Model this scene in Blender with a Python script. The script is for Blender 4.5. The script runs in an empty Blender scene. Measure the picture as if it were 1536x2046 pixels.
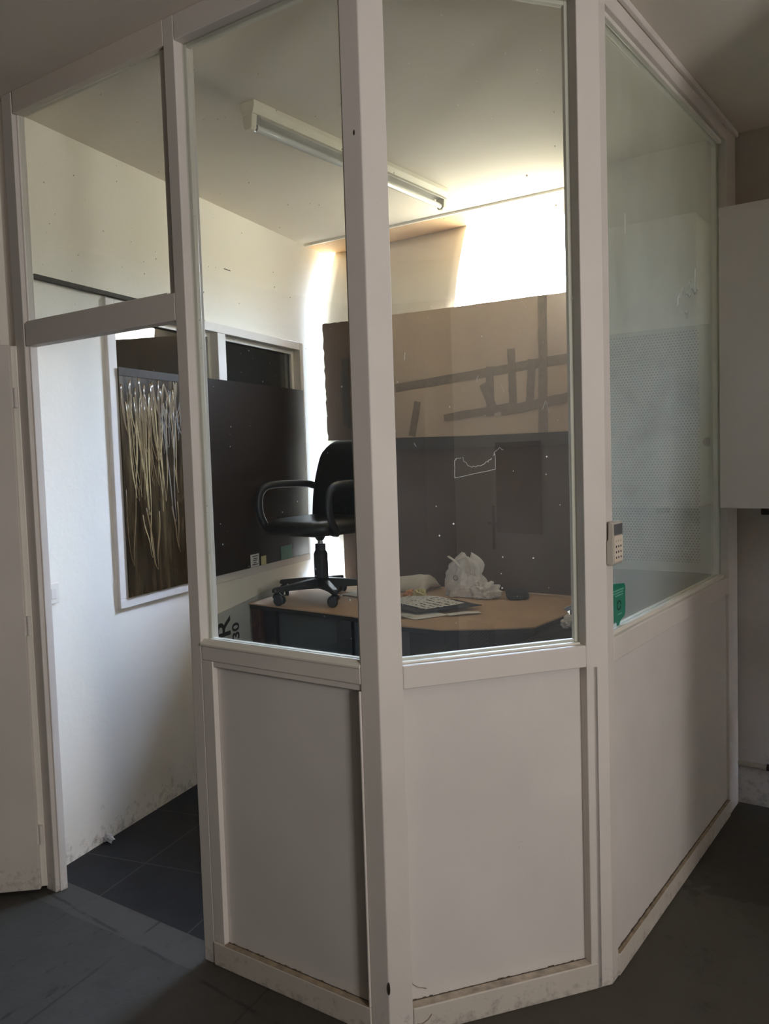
import bpy, bmesh, math, random
from mathutils import Vector, Matrix, noise
random.seed(7)
S = bpy.context.scene
COL = S.collection

# ------------------------------------------------------------------ numbers
XR0 = 3.50
HC = 2.8445                       # ceiling height
BX, BY = 0.4041, 0.5516           # far end of the chamfered bay
LB = math.hypot(BX, BY)
TX, TY = BX / LB, BY / LB
LA, LX = -0.222, -1.609           # splayed wall of the booth
DX, DY = math.sin(LA), math.cos(LA)
I4 = Matrix.Identity(4)
def frame(ox, oy, ax, ay):        # local x along the wall, local y away from the viewer, z up
    return Matrix(((ax, -ay, 0, ox), (ay, ax, 0, oy), (0, 0, 1, 0), (0, 0, 0, 1)))
FA = I4
FB = frame(0, 0, TX, TY)
FC = frame(BX, BY, 0, 1)
FL = frame(LX, 0, DX, DY)

# ------------------------------------------------------------------ materials
def new_mat(name):
    m = bpy.data.materials.new(name); m.use_nodes = True
    nt = m.node_tree; nt.nodes.clear()
    return m, nt
def N(nt, t, **kw):
    n = nt.nodes.new(t)
    for k, v in kw.items():
        if k.startswith('i_'):
            n.inputs[k[2:].replace('_', ' ')].default_value = v
        else:
            setattr(n, k, v)
    return n
def L(nt, a, b): nt.links.new(a, b)
def c4(c): return (c[0], c[1], c[2], 1)
def ramp(nt, fac, stops):
    r = N(nt, 'ShaderNodeValToRGB')
    el = r.color_ramp.elements
    while len(el) < len(stops): el.new(0.5)
    for e, (p, c) in zip(el, stops):
        e.position = p; e.color = c4(c) if len(c) == 3 else c
    L(nt, fac, r.inputs['Fac'])
    return r
def mixc(nt, fac, a, b):
    m = N(nt, 'ShaderNodeMix', data_type='RGBA')
    if hasattr(fac, 'is_linked'): L(nt, fac, m.inputs[0])
    else: m.inputs[0].default_value = fac
    for s, i in ((a, 6), (b, 7)):
        if hasattr(s, 'is_linked'): L(nt, s, m.inputs[i])
        else: m.inputs[i].default_value = c4(s)
    return m.outputs[2]
def math_n(nt, op, a, b=None, clamp=False):
    m = N(nt, 'ShaderNodeMath', operation=op, use_clamp=clamp)
    for s, i in ((a, 0), (b, 1)):
        if s is None: continue
        if hasattr(s, 'is_linked'): L(nt, s, m.inputs[i])
        else: m.inputs[i].default_value = s
    return m.outputs[0]
def geo_pos(nt): return N(nt, 'ShaderNodeNewGeometry').outputs['Position']
def noise_n(nt, scale, detail=4, vec=None, rough=0.55, dist=0.0):
    n = N(nt, 'ShaderNodeTexNoise')
    n.inputs['Scale'].default_value = scale; n.inputs['Detail'].default_value = detail
    n.inputs['Roughness'].default_value = rough; n.inputs['Distortion'].default_value = dist
    L(nt, vec if vec is not None else geo_pos(nt), n.inputs['Vector'])
    return n.outputs['Fac']
def finish(nt, color, rough, bump=None, bstr=0.1, bdist=0.01, metal=0.0, spec=0.5):
    b = N(nt, 'ShaderNodeBsdfPrincipled'); o = N(nt, 'ShaderNodeOutputMaterial')
    if hasattr(color, 'is_linked'): L(nt, color, b.inputs['Base Color'])
    else: b.inputs['Base Color'].default_value = c4(color)
    if hasattr(rough, 'is_linked'): L(nt, rough, b.inputs['Roughness'])
    else: b.inputs['Roughness'].default_value = rough
    b.inputs['Metallic'].default_value = metal
    b.inputs['Specular IOR Level'].default_value = spec
    if bump is not None:
        bn = N(nt, 'ShaderNodeBump'); bn.inputs['Strength'].default_value = bstr; bn.inputs['Distance'].default_value = bdist
        L(nt, bump, bn.inputs['Height']); L(nt, bn.outputs['Normal'], b.inputs['Normal'])
    L(nt, b.outputs[0], o.inputs[0])
    return b

def mat_paint(name, col, rough=0.45, dirt=0.5, dirtcol=(.10, .085, .06), var=0.06, bump=0.05, lowz=None, spec=0.5):
    """painted surface: faint mottling, small chips and, near the floor, splashes of dirt"""
    m, nt = new_mat(name)
    n1 = noise_n(nt, 2.3, 5)
    base = ramp(nt, n1, [(0.3, [x * (1 - var) for x in col]), (0.7, [min(1, x * (1 + var)) for x in col])]).outputs[0]
    sp = ramp(nt, noise_n(nt, 55, 2, rough=0.7), [(0.74, (0, 0, 0)), (0.80, (1, 1, 1))]).outputs[0]
    pt = ramp(nt, noise_n(nt, 3.1, 3), [(0.52, (0, 0, 0)), (0.72, (1, 1, 1))]).outputs[0]
    f = math_n(nt, 'MULTIPLY', math_n(nt, 'MULTIPLY', sp, pt), dirt)
    c = mixc(nt, f, base, dirtcol)
    if lowz:
        z = N(nt, 'ShaderNodeSeparateXYZ'); L(nt, geo_pos(nt), z.inputs[0])
        g = math_n(nt, 'SUBTRACT', 1.0, math_n(nt, 'DIVIDE', z.outputs['Z'], lowz), clamp=True)
        d = ramp(nt, math_n(nt, 'ADD', noise_n(nt, 30, 7, rough=0.75), math_n(nt, 'MULTIPLY', g, 0.24)), [(0.70, (0, 0, 0)), (0.90, (1, 1, 1))]).outputs[0]
        c = mixc(nt, math_n(nt, 'MULTIPLY', d, 0.55), c, dirtcol)
    finish(nt, c, rough, noise_n(nt, 38, 3), bump, 0.01, spec=spec)
    return m
def mat_plain(name, col, rough=0.5, metal=0.0, var=0.08, scale=12, bump=0.0, spec=0.5):
    m, nt = new_mat(name)
    n1 = noise_n(nt, scale, 4)
    c = ramp(nt, n1, [(0.25, [x * (1 - var) for x in col]), (0.75, [min(1, x * (1 + var)) for x in col])]).outputs[0]
    finish(nt, c, rough, n1 if bump else None, bump, 0.005, metal, spec)
    return m

def mat_glass(name, dust=0.02, haze=0.0, hazescale=2.0, tint=(.97, .985, .97), specks=0.5, streak=False, dcol=(.62, .66, .62), fmin=0.25):
    """thin clear pane: straight-through transmission, mirror by Fresnel, and a film of dust"""
    m, nt = new_mat(name)
    g = N(nt, 'ShaderNodeNewGeometry')
    ior = N(nt, 'ShaderNodeMix', data_type='FLOAT')
    L(nt, g.outputs['Backfacing'], ior.inputs[0]); ior.inputs[2].default_value = 1.5; ior.inputs[3].default_value = 1 / 1.5
    fr = N(nt, 'ShaderNodeFresnel'); L(nt, ior.outputs[0], fr.inputs['IOR'])
    tr = N(nt, 'ShaderNodeBsdfTransparent'); tr.inputs[0].default_value = c4(tint)
    gl = N(nt, 'ShaderNodeBsdfGlossy'); gl.inputs['Roughness'].default_value = 0.0; gl.inputs[0].default_value = (1, 1, 1, 1)
    mx = N(nt, 'ShaderNodeMixShader'); L(nt, fr.outputs[0], mx.inputs[0]); L(nt, tr.outputs[0], mx.inputs[1]); L(nt, gl.outputs[0], mx.inputs[2])
    # dust
    pos = g.outputs['Position']
    v = N(nt, 'ShaderNodeTexVoronoi'); v.inputs['Scale'].default_value = 36; L(nt, pos, v.inputs['Vector'])
    sz = N(nt, 'ShaderNodeSeparateColor'); L(nt, v.outputs['Color'], sz.inputs[0])
    thr = math_n(nt, 'MULTIPLY', math_n(nt, 'POWER', sz.outputs[0], 4.0), 0.11)
    spk = math_n(nt, 'MULTIPLY', math_n(nt, 'LESS_THAN', v.outputs['Distance'], thr), specks)
    mp = N(nt, 'ShaderNodeMapping'); L(nt, pos, mp.inputs['Vector'])
    if streak: mp.inputs['Scale'].default_value = (1, 1, 0.35)
    film = ramp(nt, noise_n(nt, hazescale, 6, mp.outputs[0], 0.62, 0.6), [(0.30, (fmin,) * 3), (0.72, (1, 1, 1))]).outputs[0]
    hz = math_n(nt, 'ADD', math_n(nt, 'MULTIPLY', film, haze), dust)
    tot = math_n(nt, 'MAXIMUM', hz, spk, clamp=True)
    df = N(nt, 'ShaderNodeBsdfDiffuse'); df.inputs[0].default_value = c4(dcol)
    tl = N(nt, 'ShaderNodeBsdfTranslucent'); tl.inputs[0].default_value = c4(dcol)
    dm = N(nt, 'ShaderNodeMixShader'); dm.inputs[0].default_value = 0.45; L(nt, df.outputs[0], dm.inputs[1]); L(nt, tl.outputs[0], dm.inputs[2])
    m2 = N(nt, 'ShaderNodeMixShader'); L(nt, tot, m2.inputs[0]); L(nt, mx.outputs[0], m2.inputs[1]); L(nt, dm.outputs[0], m2.inputs[2])
    o = N(nt, 'ShaderNodeOutputMaterial'); L(nt, m2.outputs[0], o.inputs[0])
    return m

def mat_outer_floor():
    m, nt = new_mat('painted_concrete_floor')
    pos = geo_pos(nt)
    s = N(nt, 'ShaderNodeSeparateXYZ'); L(nt, pos, s.inputs[0])
    X, Y = s.outputs['X'], s.outputs['Y']
    wob = noise_n(nt, 9, 5, rough=0.7)
    base = ramp(nt, noise_n(nt, 4, 6, rough=0.7), [(0.3, (.046, .040, .033)), (0.7, (.062, .055, .046))]).outputs[0]
    # grey painted walkway outside the door, worn edge at x = -0.72
    edge = math_n(nt, 'LESS_THAN', math_n(nt, 'ADD', X, math_n(nt, 'MULTIPLY', math_n(nt, 'SUBTRACT', wob, 0.5), 0.16)), -0.70)
    grey = ramp(nt, noise_n(nt, 7, 6, rough=0.7), [(0.3, (.040, .038, .033)), (0.7, (.056, .053, .046))]).outputs[0]
    mp = N(nt, 'ShaderNodeMapping'); mp.inputs['Rotation'].default_value = (0, 0, 0.75); mp.inputs['Scale'].default_value = (1, 0.35, 1); L(nt, pos, mp.inputs['Vector'])
    chips = ramp(nt, noise_n(nt, 17, 5, mp.outputs[0], 0.68), [(0.60, (0, 0, 0)), (0.68, (1, 1, 1))]).outputs[0]
    grey = mixc(nt, math_n(nt, 'MULTIPLY', chips, 0.85), grey, (.014, .013, .012))
    c = mixc(nt, edge, base, grey)  # worn boundary
    # a lighter screed patch with a curling border to the right of the booth
    d = math_n(nt, 'SQRT', math_n(nt, 'ADD', math_n(nt, 'POWER', math_n(nt, 'SUBTRACT', X, 0.50), 2.0), math_n(nt, 'POWER', math_n(nt, 'MULTIPLY', math_n(nt, 'SUBTRACT', Y, 0.45), 0.55), 2.0)))
    inn = math_n(nt, 'LESS_THAN', math_n(nt, 'ADD', d, math_n(nt, 'MULTIPLY', math_n(nt, 'SUBTRACT', noise_n(nt, 3.0, 4), 0.5), 0.5)), 0.46)
    c = mixc(nt, math_n(nt, 'MULTIPLY', inn, 0.6), c, (.088, .080, .066))
    # faded screed strip along the threshold
    ts = math_n(nt, 'GREATER_THAN', math_n(nt, 'ADD', Y, math_n(nt, 'MULTIPLY', math_n(nt, 'SUBTRACT', wob, 0.5), 0.03)), -0.06)
    c = mixc(nt, math_n(nt, 'MULTIPLY', math_n(nt, 'MULTIPLY', ts, edge), 0.55), c, (.082, .078, .070))
    # slab joints
    brk = ramp(nt, noise_n(nt, 8, 3), [(0.42, (.15,) * 3), (0.52, (1, 1, 1))]).outputs[0]
    def joint(ax, ay, off, w, c):
        e = math_n(nt, 'ADD', math_n(nt, 'ADD', math_n(nt, 'MULTIPLY', X, ax), math_n(nt, 'MULTIPLY', Y, ay)), math_n(nt, 'MULTIPLY', math_n(nt, 'SUBTRACT', wob, 0.5), 0.02))
        k = math_n(nt, 'MULTIPLY', math_n(nt, 'LESS_THAN', math_n(nt, 'ABSOLUTE', math_n(nt, 'SUBTRACT', e, off)), w), brk)
        return mixc(nt, math_n(nt, 'MULTIPLY', k, 0.75), c, (.022, .020, .018))
    c = joint(0.08, 1, -0.135, 0.006, c)
    c = joint(0.985, 0.17, -0.975, 0.005, c)
    c = joint(0.985, 0.17, -0.43, 0.003, c)
    stain = ramp(nt, noise_n(nt, 5.5, 7, rough=0.75), [(0.56, (0, 0, 0)), (0.70, (1, 1, 1))]).outputs[0]
    c = mixc(nt, math_n(nt, 'MULTIPLY', stain, 0.6), c, (.026, .023, .02))
    finish(nt, c, 0.62, noise_n(nt, 30, 5, rough=0.7), 0.25, 0.006, spec=0.3)
    return m
def mat_tiles():
    m, nt = new_mat('slate_tiles')
    pos = geo_pos(nt)
    mp = N(nt, 'ShaderNodeMapping'); mp.inputs['Location'].default_value = (1.37, -0.33, 0); mp.inputs['Rotation'].default_value = (0, 0, 0.21)
    mp.vector_type = 'POINT'
    t = N(nt, 'ShaderNodeMapping'); t.inputs['Location'].default_value = (1.39, -0.327, 0); L(nt, pos, t.inputs['Vector'])
    r = N(nt, 'ShaderNodeVectorRotate', rotation_type='Z_AXIS'); r.inputs['Angle'].default_value = -0.235; L(nt, t.outputs[0], r.inputs['Vector'])
    s = N(nt, 'ShaderNodeSeparateXYZ'); L(nt, r.outputs[0], s.inputs[0])
    def line(v):
        f = math_n(nt, 'ABSOLUTE', math_n(nt, 'SUBTRACT', math_n(nt, 'FRACT', math_n(nt, 'ADD', math_n(nt, 'DIVIDE', v, 0.45), 100.5)), 0.5))
        return math_n(nt, 'LESS_THAN', f, 0.006)
    k = math_n(nt, 'MAXIMUM', line(s.outputs['X']), line(s.outputs['Y']))
    base = ramp(nt, noise_n(nt, 6, 6, rough=0.7), [(0.3, (.013, .012, .0135)), (0.7, (.022, .021, .023))]).outputs[0]
    dust = ramp(nt, noise_n(nt, 3.2, 6, rough=0.75), [(0.62, (0, 0, 0)), (0.8, (1, 1, 1))]).outputs[0]
    base = mixc(nt, math_n(nt, 'MULTIPLY', dust, 0.4), base, (.12, .115, .11))
    c = mixc(nt, k, base, (.055, .052, .052))
    finish(nt, c, 0.55, noise_n(nt, 45, 4), 0.1, 0.004, spec=0.15)
    return m
def mat_smear():
    """brown film with vertical runs of varnish"""
    m, nt = new_mat('streaked_brown_film')
    tc = N(nt, 'ShaderNodeTexCoord').outputs['Object']
    mp = N(nt, 'ShaderNodeMapping'); mp.inputs['Scale'].default_value = (1, 1, 0.10); L(nt, tc, mp.inputs['Vector'])
    n1 = noise_n(nt, 22, 4, mp.outputs[0], 0.6); n2 = noise_n(nt, 2.2, 3, tc)
    k = math_n(nt, 'ADD', math_n(nt, 'MULTIPLY', n1, 0.6), math_n(nt, 'MULTIPLY', n2, 0.4))
    c = ramp(nt, k, [(0.36, (.008, .004, .002)), (0.54, (.042, .028, .014)), (0.70, (.14, .105, .055))]).outputs[0]
    finish(nt, c, 0.22, n1, 0.25, 0.004)
    return m
def mat_perforated():
    """hexagonally perforated sheet, blotched with soot"""
    m, nt = new_mat('perforated_sheet')
    s = N(nt, 'ShaderNodeSeparateXYZ'); L(nt, geo_pos(nt), s.inputs[0])
    P = 0.0135
    u = math_n(nt, 'DIVIDE', s.outputs['X'], P); v = math_n(nt, 'DIVIDE', s.outputs['Z'], P * 0.866)
    odd = math_n(nt, 'MULTIPLY', math_n(nt, 'FLOORED_MODULO', math_n(nt, 'FLOOR', v), 2.0), 0.5)
    fu = math_n(nt, 'SUBTRACT', math_n(nt, 'FRACT', math_n(nt, 'ADD', math_n(nt, 'ADD', u, odd), 100.0)), 0.5)
    fv = math_n(nt, 'MULTIPLY', math_n(nt, 'SUBTRACT', math_n(nt, 'FRACT', v), 0.5), 0.866)
    d = math_n(nt, 'SQRT', math_n(nt, 'ADD', math_n(nt, 'POWER', math_n(nt, 'ABSOLUTE', fu), 2.0), math_n(nt, 'POWER', math_n(nt, 'ABSOLUTE', fv), 2.0)))
    hole = math_n(nt, 'LESS_THAN', d, 0.27)
    soot = ramp(nt, noise_n(nt, 4.2, 7, rough=0.68, dist=0.4), [(0.47, (0, 0, 0)), (0.68, (1, 1, 1))]).outputs[0]
    base = mixc(nt, math_n(nt, 'MULTIPLY', soot, 0.75), (.66, .66, .65), (.15, .15, .15))
    c = mixc(nt, hole, base, (.012, .012, .012))
    finish(nt, c, 0.5, math_n(nt, 'SUBTRACT', 1.0, hole), 0.4, 0.002)
    return m
def mat_card(name, a, b, streak=True):
    m, nt = new_mat(name)
    mp = N(nt, 'ShaderNodeMapping'); L(nt, geo_pos(nt), mp.inputs['Vector'])
    mp.inputs['Scale'].default_value = (1, 1, 0.25) if streak else (1, 1, 1)
    n1 = noise_n(nt, 4, 5, mp.outputs[0]); n2 = noise_n(nt, 90, 2, mp.outputs[0])
    c = ramp(nt, math_n(nt, 'ADD', math_n(nt, 'MULTIPLY', n1, 0.75), math_n(nt, 'MULTIPLY', n2, 0.25)), [(0.3, a), (0.7, b)]).outputs[0]
    finish(nt, c, 0.7, n2, 0.08, 0.003, spec=0.25)
    return m
def mat_handwriting(name):
    """white sheet with rows of black scrawl"""
    m, nt = new_mat(name)
    tc = N(nt, 'ShaderNodeTexCoord').outputs['Object']
    mp = N(nt, 'ShaderNodeMapping'); mp.inputs['Scale'].default_value = (1, 1, 1); L(nt, tc, mp.inputs['Vector'])
    s = N(nt, 'ShaderNodeSeparateXYZ'); L(nt, tc, s.inputs[0])
    row = math_n(nt, 'ABSOLUTE', math_n(nt, 'SUBTRACT', math_n(nt, 'FRACT', math_n(nt, 'ADD', math_n(nt, 'DIVIDE', s.outputs['Y'], 0.034), math_n(nt, 'ADD', math_n(nt, 'MULTIPLY', noise_n(nt, 9, 2, tc), 0.8), 50))), 0.5))
    inrow = math_n(nt, 'LESS_THAN', row, 0.20)
    mp2 = N(nt, 'ShaderNodeMapping'); mp2.inputs['Scale'].default_value = (1.0, 0.9, 1); L(nt, tc, mp2.inputs['Vector'])
    scr = math_n(nt, 'GREATER_THAN', noise_n(nt, 75, 3, mp2.outputs[0], 0.6), 0.51)
    k = math_n(nt, 'MULTIPLY', inrow, scr)
    c = mixc(nt, k, (.66, .65, .62), (.025, .025, .03))
    finish(nt, c, 0.6)
    return m

M = {}
M['post'] = mat_paint('white_gloss_paint', (.70, .655, .615), 0.55, 0.6, lowz=0.16, spec=0.25)
M['panel'] = mat_paint('white_panel_paint', (.70, .665, .635), 0.6, 0.5, lowz=0.12, spec=0.25)
M['plinth'] = mat_paint('scuffed_plinth_paint', (.62, .57, .51), 0.55, 0.9, lowz=0.11)
M['bead'] = mat_paint('ivory_bead_paint', (.76, .73, .66), 0.4, 0.5)
M['ceiling'] = mat_paint('ceiling_distemper', (.72, .66, .58), 0.8, 0.15, var=0.03)
M['wall_in'] = mat_paint('booth_wall_plaster', (.86, .82, .745), 0.75, 0.1, var=0.02, bump=0.10, lowz=0.25)
M['wall_out'] = mat_paint('grimy_wall_plaster', (.44, .395, .345), 0.8, 0.7, var=0.12, bump=0.2, lowz=0.5)
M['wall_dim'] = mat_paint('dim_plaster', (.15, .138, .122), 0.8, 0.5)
M['white_wall'] = mat_paint('fresh_white_wall', (.84, .82, .79), 0.7, 0.2)
M['wall_mid'] = mat_paint('dull_white_plaster', (.80, .79, .72), 0.75, 0.8, var=0.12, bump=0.15)
M['wall_back_room'] = mat_paint('pale_room_plaster', (.64, .60, .55), 0.8, 0.3)
M['door'] = mat_paint('door_paint', (.64, .595, .54), 0.6, 0.6, lowz=0.25)
M['floor'] = mat_outer_floor()
M['tiles'] = mat_tiles()
M['soffit'] = mat_card('varnished_plywood', (.55, .35, .19), (.66, .45, .26), False)
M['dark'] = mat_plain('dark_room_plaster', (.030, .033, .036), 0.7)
M['glass'] = mat_glass('clear_glass', 0.001, 0.004)
M['glass_b'] = mat_glass('dusty_glass', 0.008, 0.035, 2.4, specks=0.9, dcol=(.68, .62, .56))
M['glass_c'] = mat_glass('hazy_green_glass', 0.02, 0.23, 2.2, (.93, .965, .94), 0.8, True, (.80, .82, .75), 0.45)
M['glass_dark'] = mat_glass('old_window_glass', 0.006, 0.02)
M['smear'] = mat_smear()
M['glue_pale'] = mat_plain('dried_pale_glue', (.36, .285, .15), 0.3, var=0.3, scale=25)
M['glue_brown'] = mat_plain('dried_brown_glue', (.15, .10, .042), 0.3, var=0.3, scale=25)
M['glue_grey'] = mat_plain('dried_grey_glue', (.17, .16, .145), 0.3, var=0.3, scale=25)
M['brown'] = mat_plain('brown_hardboard', (.013, .0075, .005), 0.33, var=0.25, scale=7, spec=0.22)
M['brown_trim'] = mat_plain('grey_board_lip', (.05, .042, .034), 0.8, var=0.3, scale=30)
M['perf'] = mat_perforated()
M['steel_paint'] = mat_paint('grey_green_steel_paint', (.50, .52, .47), 0.5, 0.6, var=0.1)
M['card'] = mat_card('corrugated_card', (.48, .355, .26), (.57, .43, .32))
M['card_edge'] = mat_card('torn_card_edge', (.10, .07, .05), (.2, .14, .09))
M['card_dark'] = mat_card('dark_fibreboard', (.075, .047, .030), (.105, .067, .044))
M['shade_strip'] = mat_card('dark_shade_strip', (.045, .036, .028), (.065, .052, .042))  # tone of the painted shadow strip, reused for tape on the dark sheet
M['tape'] = mat_plain('brown_parcel_tape', (.235, .175, .125), 0.3, var=0.2, scale=40)
M['sheet'] = mat_plain('white_flexible_sheet', (.72, .69, .63), 0.5, var=0.02)
M['desk_top'] = mat_card('desk_card_cover', (.40, .265, .165), (.48, .325, .21), False)
M['desk_edge'] = mat_plain('dark_desk_edge', (.03, .03, .032), 0.7, spec=0.2)
M['matte_dark'] = mat_plain('matte_charcoal_steel', (.020, .021, .023), 0.9, spec=0.1)
M['desk_blue'] = mat_plain('blue_grey_laminate', (.075, .085, .095), 0.45)
M['desk_leg'] = mat_plain('dark_desk_leg', (.022, .024, .028), 0.45)
M['chair'] = mat_plain('black_vinyl', (.012, .0135, .0135), 0.38, var=0.3, scale=20, bump=0.05)
M['chair_pl'] = mat_plain('black_plastic', (.016, .018, .021), 0.45)
M['chrome'] = mat_plain('worn_chrome', (.5, .5, .5), 0.25, 1.0)
M['lamp'] = mat_plain('yellowed_lamp_enamel', (.74, .70, .58), 0.35, var=0.05)
M['lamp_tray'] = mat_plain('grey_reflector', (.50, .48, .42), 0.5, var=0.05)
M['tube'] = mat_plain('dead_tube_glass', (.80, .79, .74), 0.12, var=0.02)
M['keypad'] = mat_plain('beige_plastic', (.52, .475, .41), 0.45, var=0.05)
M['keypad_face'] = mat_plain('cream_key_plate', (.74, .66, .55), 0.5, var=0.03)
M['keypad_dark'] = mat_plain('grey_window_plastic', (.12, .125, .13), 0.2)
M['ink'] = mat_plain('black_print', (.012, .012, .012), 0.6)
M['green'] = mat_plain('green_vinyl', (.0, .19, .115), 0.4, var=0.05)
M['green_light'] = mat_plain('pale_green_print', (.16, .42, .32), 0.4, var=0.05)
M['white_paper'] = mat_plain('white_paper', (.70, .69, .66), 0.7, var=0.03)
M['yellow_paper'] = mat_plain('yellow_paper', (.60, .54, .26), 0.7, var=0.05)
M['orange_paper'] = mat_plain('orange_paper', (.58, .26, .09), 0.7, var=0.1)
M['teal_paper'] = mat_plain('teal_card', (.05, .16, .13), 0.6, var=0.1)
M['scrawl'] = mat_handwriting('handwritten_sheet')
M['cloth'] = mat_plain('cream_cloth', (.60, .555, .48), 0.85, var=0.08)
M['bag'] = mat_plain('crinkled_white_plastic', (.66, .62, .60), 0.35, var=0.18, scale=16)
M['bag_mark'] = mat_plain('grey_bag_print', (.33, .27, .26), 0.4, var=0.1)
M['black_cloth'] = mat_plain('charcoal_cloth', (.022, .022, .024), 0.9, var=0.3, scale=60)
M['carton'] = mat_plain('white_carton', (.50, .50, .47), 0.7, var=0.05)
M['red_carton'] = mat_plain('dark_red_carton', (.055, .022, .018), 0.6, var=0.5, scale=30)
M['clear'] = mat_plain('crumpled_foil', (.55, .56, .58), 0.2, 0.6, var=0.3, scale=40)
M['scratch'] = mat_plain('white_glue_residue', (.85, .86, .84), 0.5, var=0.05)
M['pipe'] = mat_paint('pipe_paint', (.55, .50, .45), 0.5, 0.6)
M['rust'] = mat_plain('dark_rust', (.03, .022, .016), 0.7)
M['grime'] = mat_plain('brown_grime', (.09, .072, .052), 0.9, var=0.5, scale=60)
M['ledge_tan'] = mat_plain('tan_ledge_dirt', (.30, .235, .165), 0.9, var=0.4, scale=30)
M['ledge_pale'] = mat_plain('pale_ledge_dirt', (.46, .40, .33), 0.9, var=0.4, scale=30)
M['cabinet'] = mat_paint('cabinet_enamel', (.80, .74, .70), 0.45, 0.5, var=0.03)

# ------------------------------------------------------------------ mesh helpers
def box(bm, x0, x1, y0, y1, z0, z1, F=I4):
    vs = [bm.verts.new(F @ Vector(p)) for p in ((x0, y0, z0), (x1, y0, z0), (x1, y1, z0), (x0, y1, z0), (x0, y0, z1), (x1, y0, z1), (x1, y1, z1), (x0, y1, z1))]
    for f in ((0, 3, 2, 1), (4, 5, 6, 7), (0, 1, 5, 4), (1, 2, 6, 5), (2, 3, 7, 6), (3, 0, 4, 7)):
        bm.faces.new([vs[i] for i in f])
def prism(bm, pts, z0, z1, F=I4):
    lo = [bm.verts.new(F @ Vector((x, y, z0))) for x, y in pts]; hi = [bm.verts.new(F @ Vector((x, y, z1))) for x, y in pts]
    n = len(pts)
    bm.faces.new(lo[::-1]); bm.faces.new(hi)
    for i in range(n):
        bm.faces.new((lo[i], lo[(i + 1) % n], hi[(i + 1) % n], hi[i]))
def slab(bm, pts, off):
    """closed prism from a 3-D outline and an offset vector"""
    a = [bm.verts.new(Vector(p)) for p in pts]; b = [bm.verts.new(Vector(p) + Vector(off)) for p in pts]
    n = len(pts)
    bm.faces.new(a[::-1]); bm.faces.new(b)
    for i in range(n):
        bm.faces.new((a[i], a[(i + 1) % n], b[(i + 1) % n], b[i]))
def ring_sweep(bm, path, rx, ry, n=10, up=Vector((0, 0, 1)), cap=True, power=2.0):
    rings = []
    for i, p in enumerate(path):
        p = Vector(p)
        t = (Vector(path[min(i + 1, len(path) - 1)]) - Vector(path[max(i - 1, 0)])).normalized()
        a = t.cross(up)
        if a.length < 1e-4: a = t.cross(Vector((1, 0, 0)))
        a.normalize(); b = a.cross(t)
        r = []
        for k in range(n):
            th = 2 * math.pi * k / n
            c, s = math.cos(th), math.sin(th)
            e = 2 / power
            c = math.copysign(abs(c) ** e, c); s = math.copysign(abs(s) ** e, s)
            RX = rx[i] if isinstance(rx, (list, tuple)) else rx; RY = ry[i] if isinstance(ry, (list, tuple)) else ry
            r.append(bm.verts.new(p + a * RX * c + b * RY * s))
        rings.append(r)
    for r0, r1 in zip(rings, rings[1:]):
        for k in range(n):
            bm.faces.new((r0[k], r0[(k + 1) % n], r1[(k + 1) % n], r1[k]))
    if cap:
        bm.faces.new(rings[0][::-1]); bm.faces.new(rings[-1])
def lathe(bm, prof, n=20, F=I4):
    rings = [[bm.verts.new(F @ Vector((r * math.cos(2 * math.pi * k / n), r * math.sin(2 * math.pi * k / n), z))) for k in range(n)] for r, z in prof]
    for a, b in zip(rings, rings[1:]):
        for k in range(n):
            bm.faces.new((a[k], a[(k + 1) % n], b[(k + 1) % n], b[k]))
    bm.faces.new(rings[0][::-1]); bm.faces.new(rings[-1])

WM = {}
def obj(name, bm, mat, parent=None, bevel=0.0, smooth=False, subd=0):
    bmesh.ops.recalc_face_normals(bm, faces=bm.faces)
    if parent is not None:
        bm.transform(WM[parent].inverted())
        loc = None
    else:
        xs = [v.co.x for v in bm.verts]; ys = [v.co.y for v in bm.verts]; zs = [v.co.z for v in bm.verts]
        loc = Vector(((min(xs) + max(xs)) / 2, (min(ys) + max(ys)) / 2, min(zs)))
        bm.transform(Matrix.Translation(-loc))
    me = bpy.data.meshes.new(name); bm.to_mesh(me); bm.free()
    for m in (mat if isinstance(mat, (list, tuple)) else [mat]): me.materials.append(m)
    if smooth:
        for p in me.polygons: p.use_smooth = True
    o = bpy.data.objects.new(name, me); COL.objects.link(o)
    if parent is not None:
        o.parent = parent; WM[o] = WM[parent].copy()
    else:
        o.location = loc; WM[o] = Matrix.Translation(loc)
    if bevel:
        b = o.modifiers.new('bevel', 'BEVEL'); b.width = bevel; b.segments = 2; b.limit_method = 'ANGLE'; b.angle_limit = math.radians(40)
    if subd:
        s = o.modifiers.new('subd', 'SUBSURF'); s.levels = subd; s.render_levels = subd
    return o
def thing(name, loc, rz=0.0):
    o = bpy.data.objects.new(name, None); COL.objects.link(o)
    o.location = loc; o.rotation_euler = (0, 0, rz); o.empty_display_size = 0.1
    WM[o] = Matrix.Translation(Vector(loc)) @ Matrix.Rotation(rz, 4, 'Z')
    return o
def tag(o, label, cat, kind=None, group=None):
    o['label'] = label; o['category'] = cat
    if kind: o['kind'] = kind
    if group: o['group'] = group
    return o
def B(name, mat, parent, boxes, F=I4, bevel=0.0):
    bm = bmesh.new()
    for b in boxes: box(bm, *b, F=F)
    return obj(name, bm, mat, parent, bevel)
def struct(name, mat, boxes, label, cat, F=I4, bevel=0.0):
    return tag(B(name, mat, None, boxes, F, bevel), label, cat, 'structure')

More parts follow.
